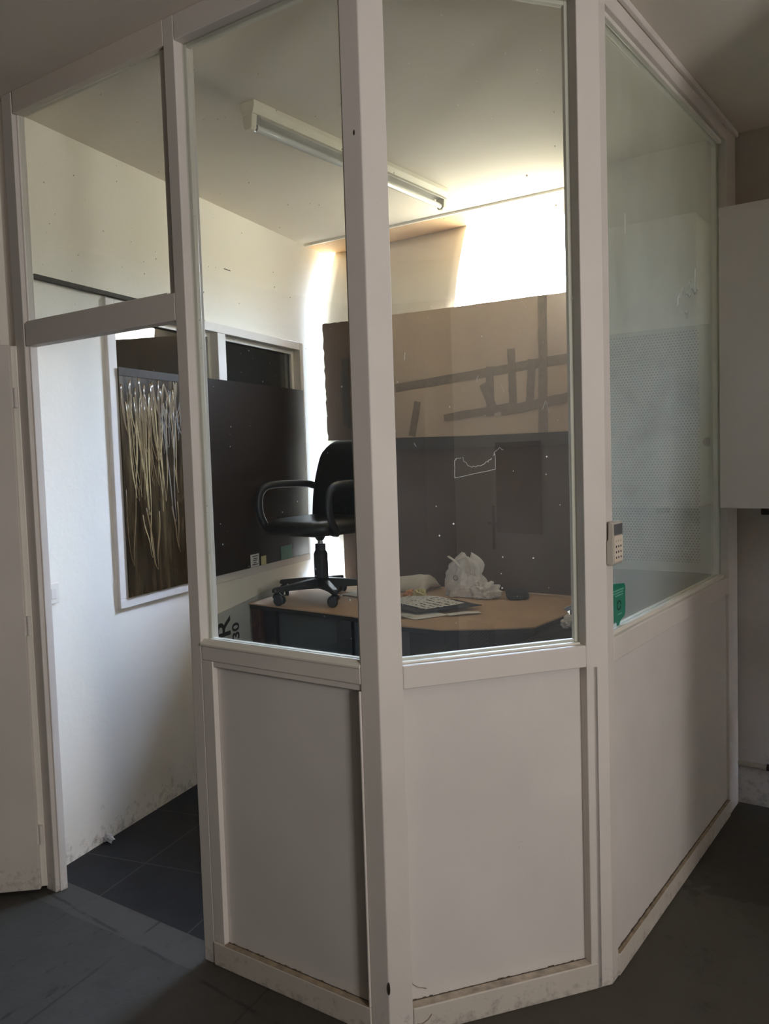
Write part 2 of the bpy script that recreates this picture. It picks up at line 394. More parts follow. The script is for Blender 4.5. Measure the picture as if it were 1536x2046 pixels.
# ------------------------------------------------------------------ floor and ceiling
bm = bmesh.new()
prism(bm, [(-3.3, -4.7), (4.9, -4.7), (4.9, 2.2), (BX - .01, 2.2), (BX - .01, BY), (.0527, .072), (-3.3, .072)], -.12, 0.0)
tag(obj('floor', bm, M['floor']), 'worn grey concrete floor outside the booth', 'floor', 'structure')
bm = bmesh.new()
prism(bm, [(-3.3, 0.072), (0.0527, 0.072), (BX - .01, BY), (BX - 0.01, 2.74), (-3.3, 2.74)], -0.12, 0.0)
tag(obj('floor_booth', bm, M['tiles']), 'dark slate tiled floor inside the booth', 'floor', 'structure')
struct('ceiling', M['ceiling'], [(-3.3, 4.9, -4.7, 2.30, HC, HC + 0.12)], 'off white flat ceiling over booth and room', 'ceiling')
struct('ceiling_soffit', M['soffit'], [(-2.5, -0.28, 2.30, 2.75, HC + 0.004, HC + 0.12)], 'plywood soffit strip above the booth window', 'ceiling')
struct('trim_1', M['bead'], [(-2.115, -0.285, 2.285, 2.30, HC - 0.012, HC - 0.0005)], 'thin bead along the ceiling edge before the window', 'trim')

# ------------------------------------------------------------------ left wall of the booth with its dark window
W0, W1, WZ0, WZ1 = 0.527, 2.262, 0.943, 2.245
struct('wall_left', M['wall_in'], [(-0.02, W0, 0, .11, 0, HC), (W1, 2.80, 0, .11, 0, HC + .1), (W0, W1, 0, .11, 0, WZ0), (W0, W1, 0, .11, WZ1, HC)],
       'white plastered wall with a dark internal window', 'wall', FL)
for s_, z_ in ((1.07, 2.545), (1.46, 2.535)):
    B('crack', M['rust'], bpy.data.objects['wall_left'], [(s_, s_ + .06, -.0012, .001, z_, z_ + .004)], FL)
w = thing('window_1', FL @ Vector((1.39, 0.05, WZ0)), 0)
tag(w, 'internal window onto a dark room in white wall', 'window', 'structure')
B('frame', M['post'], w, [(W0, W1, -.018, .085, WZ0, .984), (W0, .580, -.018, .085, .984, WZ1), (2.222, W1, -.018, .085, .984, WZ1), (.58, 2.222, -.018, .085, 2.20, WZ1)], FL, 0.003)
B('mullion', M['post'], w, [(1.352, 1.424, -.016, .085, .984, 2.20)], FL, 0.003)
B('glazing_bead', M['bead'], w, [(.58, 1.352, .028, .045, 2.178, 2.20), (1.330, 1.352, .028, .045, .984, 2.178), (1.424, 2.222, .028, .045, 2.178, 2.20), (2.196, 2.222, .028, .045, .984, 2.178)], FL, 0.002)
B('pane', M['glass_dark'], w, [(.58, 1.352, .048, .053, .984, 2.20)], FL)
B('pane', M['glass_dark'], w, [(1.424, 2.222, .048, .053, .984, 2.20)], FL)
# dark neighbouring room seen through the panes
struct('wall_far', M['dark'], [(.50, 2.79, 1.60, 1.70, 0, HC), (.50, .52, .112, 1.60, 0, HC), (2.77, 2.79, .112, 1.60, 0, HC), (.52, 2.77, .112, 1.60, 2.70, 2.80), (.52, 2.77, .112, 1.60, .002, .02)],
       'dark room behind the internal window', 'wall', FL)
# cable trunking along the wall, on top of the window head
t = tag(B('cable_trunking', M['brown_trim'], None, [(.139, 1.05, -.022, -.0005, 2.252, 2.270)], FL, 0.002), 'thin brown cable trunking on wall above the internal window', 'trunking')
# light switch half hidden behind the door jamb
sw = thing('light_switch', FL @ Vector((.145, 0, 1.03)), 0)
tag(sw, 'small white light switch on wall behind the door jamb', 'switch')
B('plate', M['bead'], sw, [(.118, .186, -.012, -.0005, 1.03, 1.11)], FL, 0.003)
B('rocker', M['post'], sw, [(.139, .165, -.018, -.012, 1.05, 1.09)], FL, 0.002)

# boards covering the lower window
t = thing('film_board', FL @ Vector((.96, -.03, .985)), LA)
WM[t] = Matrix.Translation(FL @ Vector((.96, -.03, .985))) @ Matrix.Rotation(-LA + math.pi / 2, 4, 'Z')
t.rotation_euler = (0, 0, -LA + math.pi / 2)
tag(t, 'brown board smeared with glue loops covering left half of window', 'board')
B('sheet', M['smear'], t, [(.575, 1.345, -.027, -.021, .986, 1.955)], FL)
def smear_loop(s_, z_top, z_bot, wid, w, mat, tilt=0.0):
    pts = []
    for k in range(33):
        a = k / 32
        ph = a * 2 - 1
        x = s_ + wid * ph * (abs(ph) ** .35) + tilt * (1 - abs(ph)) + .004 * math.sin(a * 17 + s_ * 40)
        z = z_bot + (z_top - z_bot) * abs(ph) ** 1.6 + .01 * math.sin(a * 9 + s_ * 60)
        pts.append(FL @ Vector((min(1.335, max(.585, x)), -.0274, min(1.925, max(1.0, z)))))
    bm = bmesh.new(); ring_sweep(bm, pts, [w * (.6 + .4 * math.sin(3 * k / 32 * 3.1)) for k in range(33)], .0006, 6, up=Vector((math.cos(LA), -math.sin(LA), 0.0)))
    obj('glue_light_smear', bm, M[mat], t, smooth=True)
rg = random.Random(11)
for k in range(34):  # glue loops thin out downwards, standing in for light fading down the board
    u = k / 33
    ss = .62 + .36 * u + rg.uniform(-.02, .02) if k % 3 else .60 + .70 * u
    zt = rg.uniform(1.80, 1.92); zb = rg.choice([1.30, 1.38, 1.45, 1.55, 1.62, 1.70]) + rg.uniform(-.05, .05)
    if k % 7 == 0: zt, zb = rg.uniform(1.3, 1.5), rg.uniform(1.06, 1.18)
    smear_loop(ss, zt, zb, rg.uniform(.012, .055), rg.uniform(.0022, .0062), 'glue_grey' if ss > .85 and rg.random() < .75 else rg.choice(['glue_pale', 'glue_brown', 'glue_pale', 'glue_brown']), rg.uniform(-.02, .03))
for k in range(16):  # wide loops crowded near the top paint in the brighter light there
    smear_loop(.60 + .72 * k / 15 + rg.uniform(-.02, .02), rg.uniform(1.88, 1.93), rg.uniform(1.50, 1.78), rg.uniform(.02, .05), rg.uniform(.006, .011), 'glue_grey' if k > 8 else 'glue_brown', rg.uniform(-.01, .01))
B('top_lip', M['brown_trim'], t, [(.572, 1.345, -.030, -.027, 1.927, 1.962)], FL, 0.001)
bm = bmesh.new()
nseg = 40
for i in range(nseg):
    s0, s1 = 1.212 + (2.236 - 1.212) * i / nseg, 1.212 + (2.236 - 1.212) * (i + 1) / nseg
    def bow(s):
        k = max(0, (s - 1.95) / 0.29)
        return -.034 - .006 * math.sin((s - 1.2) * 3) + .012 * k * k
    q = [(s0, bow(s0)), (s1, bow(s1)), (s1, bow(s1) + .005), (s0, bow(s0) + .005)]
    prism(bm, q, .987, 1.962, FL)
bmesh.ops.remove_doubles(bm, verts=bm.verts, dist=1e-5)
tag(obj('hardboard_sheet', bm, M['brown'], smooth=False), 'plain dark brown hardboard sheet covering window behind the chair', 'board')
def sticker(name, mat, s0, s1, z0, z1, label, cat):
    return tag(B(name, mat, None, [(s0, s1, -.0437, -.0425, z0, z1)], FL), label, cat)
st = thing('sticker', FL @ Vector((1.575, -.043, .988)), 0)
tag(st, 'white printed sticker at the foot of brown hardboard', 'sticker')
B('paper', M['white_paper'], st, [(1.532, 1.618, -.0437, -.0425, .989, 1.056)], FL)
for z, a, b in ((1.043, 1.55, 1.605), (1.030, 1.56, 1.60), (1.021, 1.555, 1.598), (1.009, 1.562, 1.59), (.999, 1.548, 1.606)):
    B('print', M['ink'], st, [(a, b, -.0444, -.0438, z, z + .0045)], FL)
sticker('sticker', M['yellow_paper'], 1.64, 1.692, .989, 1.036, 'small yellow sticker beside the white one on hardboard', 'sticker')
sticker('sticker', M['teal_paper'], 1.858, 1.985, .989, 1.066, 'dull teal sticker under the chair seat on hardboard', 'sticker')

# ------------------------------------------------------------------ back wall: window behind the boards, solid wall to the right
struct('wall_back', M['wall_in'], [(-2.55, -.28, 2.625, 2.75, 0, .95)], 'low wall beneath the booth window', 'wall')
struct('wall_back_pier', M['wall_mid'], [(-.28, .400, 2.09, 2.75, 0, HC + .1)], 'dull white wall pier inside the booth behind hazy pane', 'wall')
struct('wall_back_room', M['wall_out'], [(.400, 4.2, 2.09, 2.75, 0, HC + .1)], 'grimy brownish wall right of the booth', 'wall')
struct('wall_shade_block', M['wall_dim'], [(1.19, 2.82, .62, .74, 0, HC)], 'unseen wall added to shade the niche right of booth', 'wall')  # unseen wall, added to darken the far end of the side bay
w = thing('window_2', (-1.2, 2.68, .95), 0)
tag(w, 'bright overexposed window behind the leaning boards', 'window', 'structure')
B('sill', M['post'], w, [(-2.23, -.285, 2.60, 2.74, .951, .975)], I4, 0.003)
B('frame', M['post'], w, [(-2.22, -.285, 2.69, 2.735, .975, 1.03), (-.32, -.285, 2.69, 2.735, 1.03, HC - .005)], I4, 0.003)
B('pane', M['glass'], w, [(-2.22, -.32, 2.71, 2.715, 1.03, HC)], I4)

# perforated panel on the back wall, inside the booth
pp = thing('perforated_panel', (.07, 2.088, .99), 0)
tag(pp, 'sooty perforated steel panel on back wall behind hazy glass', 'panel')
B('perforated_sheet', M['perf'], pp, [(-.275, .253, 2.070, 2.074, 1.045, 2.055)])
B('frame', M['steel_paint'], pp, [(-.279, .372, 2.074, 2.089, 1.0, 2.075), (.253, .372, 2.066, 2.074, 1.0, 2.075)], I4, 0.002)
bm = bmesh.new(); lathe(bm, [(.020, 0), (.020, .004)], 20, Matrix.Translation((.288, 2.066, 1.572)) @ Matrix.Rotation(math.pi / 2, 4, 'X'))
obj('keyhole', bm, M['rust'], pp)
B('low_panel', M['desk_leg'], pp, [(-.279, .372, 2.076, 2.089, .002, .998)])

# ------------------------------------------------------------------ partition: posts, rails, panels, panes
PD = .075
bm = bmesh.new(); box(bm, -1.545, -1.487, 0, .046, 0, HC); box(bm, -1.76, -1.545, .02, .046, 0, HC); box(bm, -1.76, -1.612, .046, .115, 0, HC)
box(bm, -1.487, -1.480, .016, .046, 0, HC)
tag(obj('trim_2', bm, M['post'], None, 0.003), 'white door post on the hinge side', 'post', 'structure')
struct('trim_3', M['post'], [(-.706, -.66, 0, PD, 0, HC), (-.738, -.706, .012, .06, 1.977, 2.770)], 'white post between doorway and first window bay', 'post', FA, 0.003)
bm = bmesh.new()
nB = Vector((TY, -TX, 0))
prism(bm, [(-.060, 0), (0, 0), (TX * .067, TY * .067), (TX * .067 - TY * .075, TY * .067 + TX * .075), (-.060, .075)], 0, HC)
tag(obj('trim_4', bm, M['post'], None, 0.003), 'white corner post between first and second window bay', 'post', 'structure')
bm = bmesh.new()
q0 = FB @ Vector((.614, 0, 0)); q1 = FB @ Vector((.614, .075, 0))
prism(bm, [(q0.x, q0.y), (BX, BY), (BX, .602), (BX - .07, .602), (q1.x, q1.y)], 0, HC)
tag(obj('trim_5', bm, M['post'], None, 0.003), 'white corner post carrying the keypad', 'post', 'structure')
struct('trim_6', M['post'], [(1.375, 1.5256, 0, .07, 0, HC)], 'white end post against the back wall', 'post', FC, 0.003)
# headers and rails
struct('trim_7', M['ceiling'], [(-1.480, -.706, 0, .046, 2.770, HC)], 'header strip above the doorway transom', 'trim', FA, 0.002)
struct('trim_8', M['post'], [(-.66, -.060, 0, PD, 2.772, HC)], 'header above the first window bay', 'trim', FA, 0.003)
struct('trim_9', M['post'], [(.067, .614, 0, PD, 2.772, HC)], 'header above the second window bay', 'trim', FB, 0.003)
struct('trim_10', M['post'], [(.0504, 1.375, 0, .07, 2.775, HC - .022), (-.0, 1.52, -.014, .0, HC - .022, HC)], 'header with cornice above the hazy window bay', 'trim', FC, 0.003)
struct('trim_11', M['post'], [(-1.480, -.706, 0, .046, 1.977, 2.058)], 'transom rail above the open doorway', 'trim', FA, 0.003)
struct('trim_12', M['post'], [(-.66, -.060, 0, PD, .955, 1.005)], 'sill rail below the first window bay', 'trim', FA, 0.003)
struct('trim_13', M['post'], [(.067, .614, 0, PD, .943, 1.005)], 'sill rail below the second window bay', 'trim', FB, 0.003)
struct('trim_14', M['post'], [(.0504, 1.375, 0, .07, .940, 1.010)], 'sill rail below the hazy window bay', 'trim', FC, 0.003)
# panes with their beads
def bay(name, label, F, x0, x1, z0, z1, d, glass, beadw, beads='lrtb', back=True):
    e = thing(name, F @ Vector(((x0 + x1) / 2, d, z0)), 0)
    tag(e, label, 'window', 'structure')
    B('pane', glass, e, [(x0 + .001, x1 - .001, d, d + .005, z0 + .001, z1 - .001)], F)
    segs = []
    for s in beads:
        if s == 'l': segs.append((x0, x0 + beadw, d - .016, d - .0005, z0, z1))
        if s == 'r': segs.append((x1 - beadw, x1, d - .016, d - .0005, z0, z1))
        if s == 't': segs.append((x0 + beadw, x1 - beadw, d - .016, d - .0005, z1 - beadw, z1))
        if s == 'b': segs.append((x0 + beadw, x1 - beadw, d - .016, d - .0005, z0, z0 + beadw))
    if segs: B('glazing_bead', M['bead'], e, segs, F, 0.002)
    if back:
        B('inner_bead', M['bead'], e, [(x0, x0 + .012, d + .006, d + .022, z0, z1), (x1 - .012, x1, d + .006, d + .022, z0, z1), (x0 + .012, x1 - .012, d + .006, d + .022, z0, z0 + .012), (x0 + .012, x1 - .012, d + .006, d + .022, z1 - .012, z1)], F, 0.002)
    return e
bay('window_3', 'clear transom pane above the doorway', FA, -1.480, -.738, 2.058, 2.770, .022, M['glass'], .006, 'b', False)
bay('window_4', 'clear tall pane of the first bay showing the chair', FA, -.66, -.060, 1.005, 2.772, .030, M['glass'], .012, 'rb')
wb = bay('window_5', 'dusty tall pane of the second bay showing the bags', FB, .067, .614, 1.005, 2.772, .036, M['glass_b'], .006, 'b')
wc = bay('window_6', 'hazy greenish pane of the side bay', FC, .0504, 1.375, 1.010, 2.775, .030, M['glass_c'], .014, 'tb')
# slanted putty ledge on the first bay's sill
bm = bmesh.new()
a = [(-.66, -.004, 1.005), (-.66, .013, 1.019), (-.66, .013, 1.0055), (-.66, -.004, 1.000)]
slab(bm, [(x, y, z) for x, y, z in a], (.600, 0, 0))
tag(obj('trim_15', bm, M['bead']), 'slanted ivory ledge on the first bay sill', 'trim', 'structure')
# thin moulding round the first bay's lower panel
struct('trim_16', M['post'], [(-.66, -.615, -.0, .02, .075, .9545), (-.615, -.060, .004, .02, .938, .9545), (-.066, -.060, -.004, .02, .075, .938)], 'moulding round the first bay lower panel', 'trim', FA, 0.002)
# lower panels and plinths
struct('wall_front', M['panel'], [(-.66, -.060, .020, .045, 0, .955)], 'white lower panel of the first bay beside the doorway', 'wall panel')
struct('wall_corner', M['panel'], [(.067, .634, .034, .055, 0, .943)], 'white lower panel of the middle bay', 'wall panel', FB)
struct('trim_17', M['post'], [(.634, .650, .0, .034, .0, .943)], 'narrow stop beside the middle lower panel', 'trim', FB, 0.002)
struct('wall_side', M['panel'], [(.0504, 1.375, .012, .035, 0, .940)], 'white lower panel of the side bay', 'wall panel', FC)
struct('baseboard_front', M['plinth'], [(-.66, -.060, -.004, .020, 0, .074)], 'scuffed plinth under the first bay', 'baseboard', FA, 0.003)
struct('baseboard_corner', M['plinth'], [(.067, .634, -.002, .034, 0, .076)], 'stained plinth under the middle bay', 'baseboard', FB, 0.003)
struct('baseboard_side', M['plinth'], [(.0504, 1.375, -.004, .012, 0, .066)], 'stained plinth under the side bay', 'baseboard', FC, 0.003)

for nm, F_, x0, x1, y, z, ow in (('grime', FA, -.614, -.067, .0195, .0745, None), ('grime', FB, .070, .632, .0335, .0765, None), ('grime', FC, .055, 1.372, .0115, .0665, None)):
    bm = bmesh.new(); rg_ = random.Random(int(x1 * 100))
    n_ = 60
    for k in range(n_):
        a, b = x0 + (x1 - x0) * k / n_, x0 + (x1 - x0) * (k + 1) / n_
        h = rg_.choice([.0006, .001, .0014, .003, .0008])
        box(bm, a, b, y - .0035, y - .0002, z, z + h, F_)
    par = {FA: 'baseboard_front', FB: 'baseboard_corner', FC: 'baseboard_side'} if False else None
    o = bpy.data.objects[['baseboard_front', 'baseboard_corner', 'baseboard_side'][0 if F_ is FA else 1 if F_ is FB else 2]]
    obj('grime', bm, M['grime'], o)
for nm, F_, x0, x1, y0, y1, z, m_ in (('baseboard_front', FA, -.614, -.067, -.003, .0160, .0741, 'ledge_tan'), ('baseboard_corner', FB, .070, .632, .002, .030, .0761, 'ledge_pale'), ('baseboard_side', FC, .055, 1.372, -.003, .0080, .0661, 'ledge_tan')):
    B('ledge_dirt', M[m_], bpy.data.objects[nm], [(x0, x1, y0, y1, z, z + .0004)], F_)
bm = bmesh.new()
for pts in ([(.072, .136), (.080, .122), (.095, .110), (.118, .102)], [(.118, .052), (.108, .040), (.092, .032), (.076, .034)]):
    ring_sweep(bm, [FB @ Vector((x, .0335 if z > .08 else -.0023, z)) for x, z in pts], .0035, .0004, 6, up=Vector((TY, -TX, 0)).cross(Vector((0, 0, 1))))
obj('water_stain', bm, M['ledge_tan'], bpy.data.objects['baseboard_corner'])
bm = bmesh.new(); bmesh.ops.create_icosphere(bm, subdivisions=2, radius=1); bm.transform(Matrix.Translation((.001, -.0005, .148)) @ Matrix.Diagonal((.004, .003, .018, 1)))
obj('paint_chip', bm, M['rust'], bpy.data.objects['trim_4'])
bm = bmesh.new(); bmesh.ops.create_icosphere(bm, subdivisions=2, radius=1); bm.transform(Matrix.Translation((-.022, -.0003, 2.36)) @ Matrix.Diagonal((.0025, .001, .007, 1)))
obj('paint_chip', bm, M['rust'], bpy.data.objects['trim_4'])
# scratches and glue marks on the panes (parts of the panes)
def marks(parent, F, d, lines, r=.0009):
    bm = bmesh.new()
    for ln in lines:
        ring_sweep(bm, [F @ Vector((x, d, z)) for x, z in ln], r, r * .6, 5, up=Vector((0.3, 0.2, .9)))
    return obj('glue_mark', bm, M['scratch'], parent)
def jag(pts, n=5, a=.004):
    out = []
    for (x0, z0), (x1, z1) in zip(pts, pts[1:]):
        for k in range(n):
            t = k / n
            out.append((x0 + (x1 - x0) * t + random.uniform(-a, a), z0 + (z1 - z0) * t + random.uniform(-a, a)))
    out.append(pts[-1]); return out
marks(wb, FB, .0352, [jag([(.242, 1.489), (.363, 1.508), (.362, 1.552), (.358, 1.545)], 6, .0008), jag([(.242, 1.489), (.243, 1.535), (.250, 1.541), (.262, 1.541)], 5, .001),
     jag([(.265, 1.541), (.280, 1.520), (.300, 1.517), (.325, 1.519), (.340, 1.530), (.352, 1.538)], 4, .003)], .0009)
marks(wb, FB, .0352, [jag([(.361, 1.553), (.375, 1.566), (.388, 1.560)], 5, .002), jag([(.51, 1.67), (.523, 1.69), (.53, 1.66)], 4, .003), jag([(.312, 1.742), (.318, 1.76)], 3, .002), jag([(.385, 1.735), (.395, 1.715)], 3, .002)], .0006)
marks(wc, FC, .0292, [jag([(.79, 2.06), (.83, 2.09), (.88, 2.12), (.93, 2.10), (.98, 2.125), (1.03, 2.12), (1.05, 2.155)], 5, .014), jag([(.92, 2.13), (.96, 2.16), (.97, 2.12), (1.04, 2.13)], 4, .012), jag([(1.02, 2.13), (1.025, 2.215)], 4, .002)], .0016)
marks(wc, FC, .0292, [jag([(.88, 2.035), (.90, 2.045), (.91, 2.03), (.92, 2.048), (.91, 2.022)], 4, .006)], .0035)
marks(wc, FC, .0292, [jag([(.27, 2.20), (.272, 2.26)], 3, .001), jag([(.10, 2.10), (.102, 2.13)], 2, .001)], .0008)
marks(wb, FB, .0352, [jag([(.075, 1.63), (.079, 1.615)], 2, .001), jag([(.13, 1.585), (.135, 1.575)], 2, .001), jag([(.11, 1.80), (.111, 1.82)], 2, .0005)], .0008)

# ------------------------------------------------------------------ outer door leaf, swung outwards
dv = Vector((-.74, -.673, 0)).normalized()
FD = frame(-1.537, -.030, -dv.x, -dv.y)        # local x towards the hinge edge, y behind the leaf
dr = thing('door_1', (-1.545, -.030, .012), 0)
tag(dr, 'cream painted door leaf swung open at the left', 'door', 'structure')
B('leaf', M['door'], dr, [(-.74, 0, 0, .046, .012, 1.985)], FD, 0.002)
B('lit_rebate', M['bead'], dr, [(-.001, .020, .020, .046, .014, 1.983)], FD, 0.002)  # lighter paint stands in for booth light on the leaf's hinge edge
for z in (1.80, .985, .215):
    bm = bmesh.new()
    lathe(bm, [(.0065, z - .035), (.0075, z - .034), (.0075, z - .001), (.0065, z), (.0075, z + .001), (.0075, z + .034), (.0065, z + .035)], 12, Matrix.Translation(FD @ Vector((.012, .006, 0))))
    box(bm, -.0, .010, .004, .030, z - .034, z + .034, FD)
    obj('hinge', bm, M['post'], dr)

# ------------------------------------------------------------------ room around the viewer (seen in the panes' reflections)
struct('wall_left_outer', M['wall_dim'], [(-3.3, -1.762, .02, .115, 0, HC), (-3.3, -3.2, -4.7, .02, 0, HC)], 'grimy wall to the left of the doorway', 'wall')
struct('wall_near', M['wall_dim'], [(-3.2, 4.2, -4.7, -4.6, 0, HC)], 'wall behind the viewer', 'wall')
YW0, YW1, ZW0, ZW1 = -1.85, -1.10, 1.30, 2.62
XR = 3.50
struct('wall_right', M['wall_back_room'], [(XR, XR + .1, -4.6, YW0, 0, HC), (XR, XR + .1, YW0, YW1, 0, ZW0), (XR, XR + .1, YW0, YW1, ZW1, HC), (XR, XR + .1, YW1, -1.05, 0, HC), (XR, XR + .1, -1.05, -.545, 2.6, HC), (XR, XR + .1, .60, 2.09, 0, HC)],
       'pale wall across the room reflected in the dusty pane', 'wall')
struct('wall_passage', M['dark'], [(XR + 1.1, XR + 1.2, -1.15, -.445, 0, 2.7), (XR + .1, XR + 1.1, -1.15, -1.05, 0, 2.7), (XR + .1, XR + 1.1, -.545, -.445, 0, 2.7), (XR + .1, XR + 1.1, -1.05, -.545, 2.6, 2.7)],
       'dark passage across the room', 'wall')
FR = frame(XR, -.545, -.5, .8660254)          # wall splayed to catch the window light; local y points back to the booth
struct('wall_splay', M['white_wall'], [(-.02, 1.62, -.10, 0, 0, HC)], 'splayed pale wall with a door reflected in dusty pane', 'wall', FR)
d2 = thing('door_2', FR @ Vector((.75, .02, 0)), 0)
tag(d2, 'white door with black lever handle reflected in dusty pane', 'door', 'structure')
B('leaf', M['white_wall'], d2, [(.330, 1.16, .001, .035, .01, 2.05)], FR, 0.003)
B('brown_infill', M['card_dark'], d2, [(.372, .725, .0352, .042, 1.05, 1.62)], FR)
bm = bmesh.new(); box(bm, .336, .353, .0352, .044, .94, 1.22, FR); ring_sweep(bm, [FR @ Vector(p) for p in ((.345, .04, 1.11), (.345, .085, 1.11), (.375, .092, 1.11), (.455, .092, 1.108))], .008, .008, 8)
obj('handle', bm, M['ink'], d2)
gr = thing('vent_grille', FR @ Vector((.2, .005, .17)), 0)
tag(gr, 'perforated vent grille low on the splayed wall', 'grille', 'structure')
B('grille_sheet', M['perf'], gr, [(.07, .30, .0005, .010, .17, .44)], FR)
w7 = thing('window_7', (XR + .05, (YW0 + YW1) / 2, ZW0), 0)
tag(w7, 'daylight window across the room behind the viewer', 'window', 'structure')
B('frame', M['post'], w7, [(XR + .02, XR + .08, YW0, YW1, ZW0, ZW0 + .05), (XR + .02, XR + .08, YW0, YW1, ZW1 - .05, ZW1), (XR + .02, XR + .08, YW0, YW0 + .05, ZW0 + .05, ZW1 - .05), (XR + .02, XR + .08, YW1 - .05, YW1, ZW0 + .05, ZW1 - .05)], I4, 0.003)
B('pane', M['sheet'], w7, [(XR + .055, XR + .06, YW0 + .05, YW1 - .05, ZW0 + .05, ZW1 - .05)])

# ------------------------------------------------------------------ wall cabinet and pipe on the right
cb = thing('wall_cabinet', (.85, 2.09, 1.305), 0)
tag(cb, 'white enamelled wall cabinet hanging right of the booth', 'cabinet')
B('body', M['cabinet'], cb, [(.418, 1.30, 1.772, 2.089, 1.312, 2.464)], I4, 0.003)
B('door', M['cabinet'], cb, [(.416, 1.302, 1.750, 1.771, 1.308, 2.468)], I4, 0.003)
B('latch', M['rust'], cb, [(.555, .60, 1.80, 1.84, 1.280, 1.312)], I4, 0.004)
pi = thing('pipe', (.95, 2.06, .17), 0)
tag(pi, 'thin painted pipe low on the wall right of booth', 'pipe')
bm = bmesh.new(); ring_sweep(bm, [(.407, 2.066, .184), (.9, 2.066, .181), (1.6, 2.066, .178)], .011, .011, 12)
obj('tube', bm, M['pipe'], pi, smooth=True)
bm = bmesh.new(); ring_sweep(bm, [(.522, 2.066, .1835), (.545, 2.066, .1833)], .0145, .0145, 12); box(bm, .526, .541, 2.066, 2.0895, .176, .190)
obj('clip', bm, M['rust'], pi)

# ------------------------------------------------------------------ keypad on the corner post
kp = thing('entry_keypad', (BX, .59, 1.225), 0)
tag(kp, 'beige entry keypad screwed to the corner post', 'keypad')
bm = bmesh.new()
prof = [(.0005, 1.228), (.018, 1.226), (.022, 1.232), (.022, 1.344), (.014, 1.350), (.0065, 1.349), (.0055, 1.300), (.0005, 1.292)]
slab(bm, [(BX + d, .549, z) for d, z in prof], (0, .072, 0))
obj('body', bm, M['keypad'], kp, 0.003)
B('key_plate', M['keypad_face'], kp, [(BX + .0222, BX + .0240, .552, .618, 1.236, 1.308)], I4, 0.001)
B('display', M['keypad_dark'], kp, [(BX + .0222, BX + .0235, .552, .618, 1.311, 1.342)], I4, 0.001)
for r in range(4):
    for c in range(3):
        y = .562 + c * .018; z = 1.296 - r * .0155
        B('key', M['ink'] if r else M['keypad'], kp, [(BX + .0241, BX + .0247, y, y + .006, z - .005, z + .001)])
# green notice on the hazy pane
gs = thing('window_sticker', (BX - .026, .65, 1.03), 0)
tag(gs, 'green speech bubble sticker in corner of hazy pane', 'sticker')
bm = bmesh.new()
o = [(.665, 1.155), (.768, 1.145), (.780, 1.135), (.776, 1.055), (.768, 1.044), (.735, 1.036), (.712, 1.013), (.700, 1.036), (.665, 1.040)]
slab(bm, [(BX - .0296, y, z) for y, z in o], (.0012, 0, 0))
obj('vinyl', bm, M['green'], gs)
for y0, y1, z in ((.675, .765, 1.128), (.675, .76, 1.120), (.69, .76, 1.112), (.71, .745, 1.055)):
    B('print', M['green_light'], gs, [(BX - .0283, BX - .0279, y0, y1, z, z + .004)])
bm = bmesh.new()
ring_sweep(bm, [(BX - .0280, (.722) + .016 * math.cos(a), 1.084 + .013 * math.sin(a)) for a in [2 * math.pi * k / 20 for k in range(20)]], .0022, .001, 6, up=Vector((1, 0, 0)))
obj('emblem', bm, M['ink'], gs)

# ------------------------------------------------------------------ fluorescent batten on the booth ceiling
fl = thing('fluorescent_lamp', (-.915, 1.25, 2.745), 0)
tag(fl, 'yellowed single tube fluorescent lamp on booth ceiling', 'lamp')
Y0, Y1 = .570, 1.925
bm = bmesh.new()
slab(bm, [(-.955, Y0, HC - .0005), (-.885, Y0, HC - .0005), (-.885, Y0, HC - .020), (-.893, Y0, HC - .045), (-.947, Y0, HC - .045), (-.955, Y0, HC - .020)], (0, Y1 - Y0, 0))
obj('housing', bm, M['lamp'], fl, 0.002)
bm = bmesh.new()
slab(bm, [(-.890, Y0 + .03, HC - .046), (-.878, Y0 + .03, HC - .062), (-.880, Y0 + .03, HC - .064), (-.893, Y0 + .03, HC - .049), (-.947, Y0 + .03, HC - .049), (-.960, Y0 + .03, HC - .064), (-.962, Y0 + .03, HC - .062), (-.950, Y0 + .03, HC - .046)], (0, Y1 - Y0 - .06, 0))
obj('reflector', bm, M['lamp_tray'], fl)
for y in (Y0, Y1 - .026):
    bm = bmesh.new()
    slab(bm, [(-.945, y, HC - .045), (-.895, y, HC - .045), (-.900, y, HC - .090), (-.908, y, HC - .100), (-.932, y, HC - .100), (-.940, y, HC - .090)], (0, .026, 0))
    obj('end_cap', bm, M['lamp'], fl, 0.003)
bm = bmesh.new(); ring_sweep(bm, [(-.920, Y0 + .026, HC - .083), (-.920, 1.25, HC - .083), (-.920, Y1 - .026, HC - .083)], .0125, .0125, 16)
obj('tube', bm, M['tube'], fl, smooth=True)
for y in (Y0 + .032, Y1 - .042):
    bm = bmesh.new(); ring_sweep(bm, [(-.920, y, HC - .083), (-.920, y + .010, HC - .083)], .0132, .0132, 16)
    obj('contact_ring', bm, M['chrome'], fl)

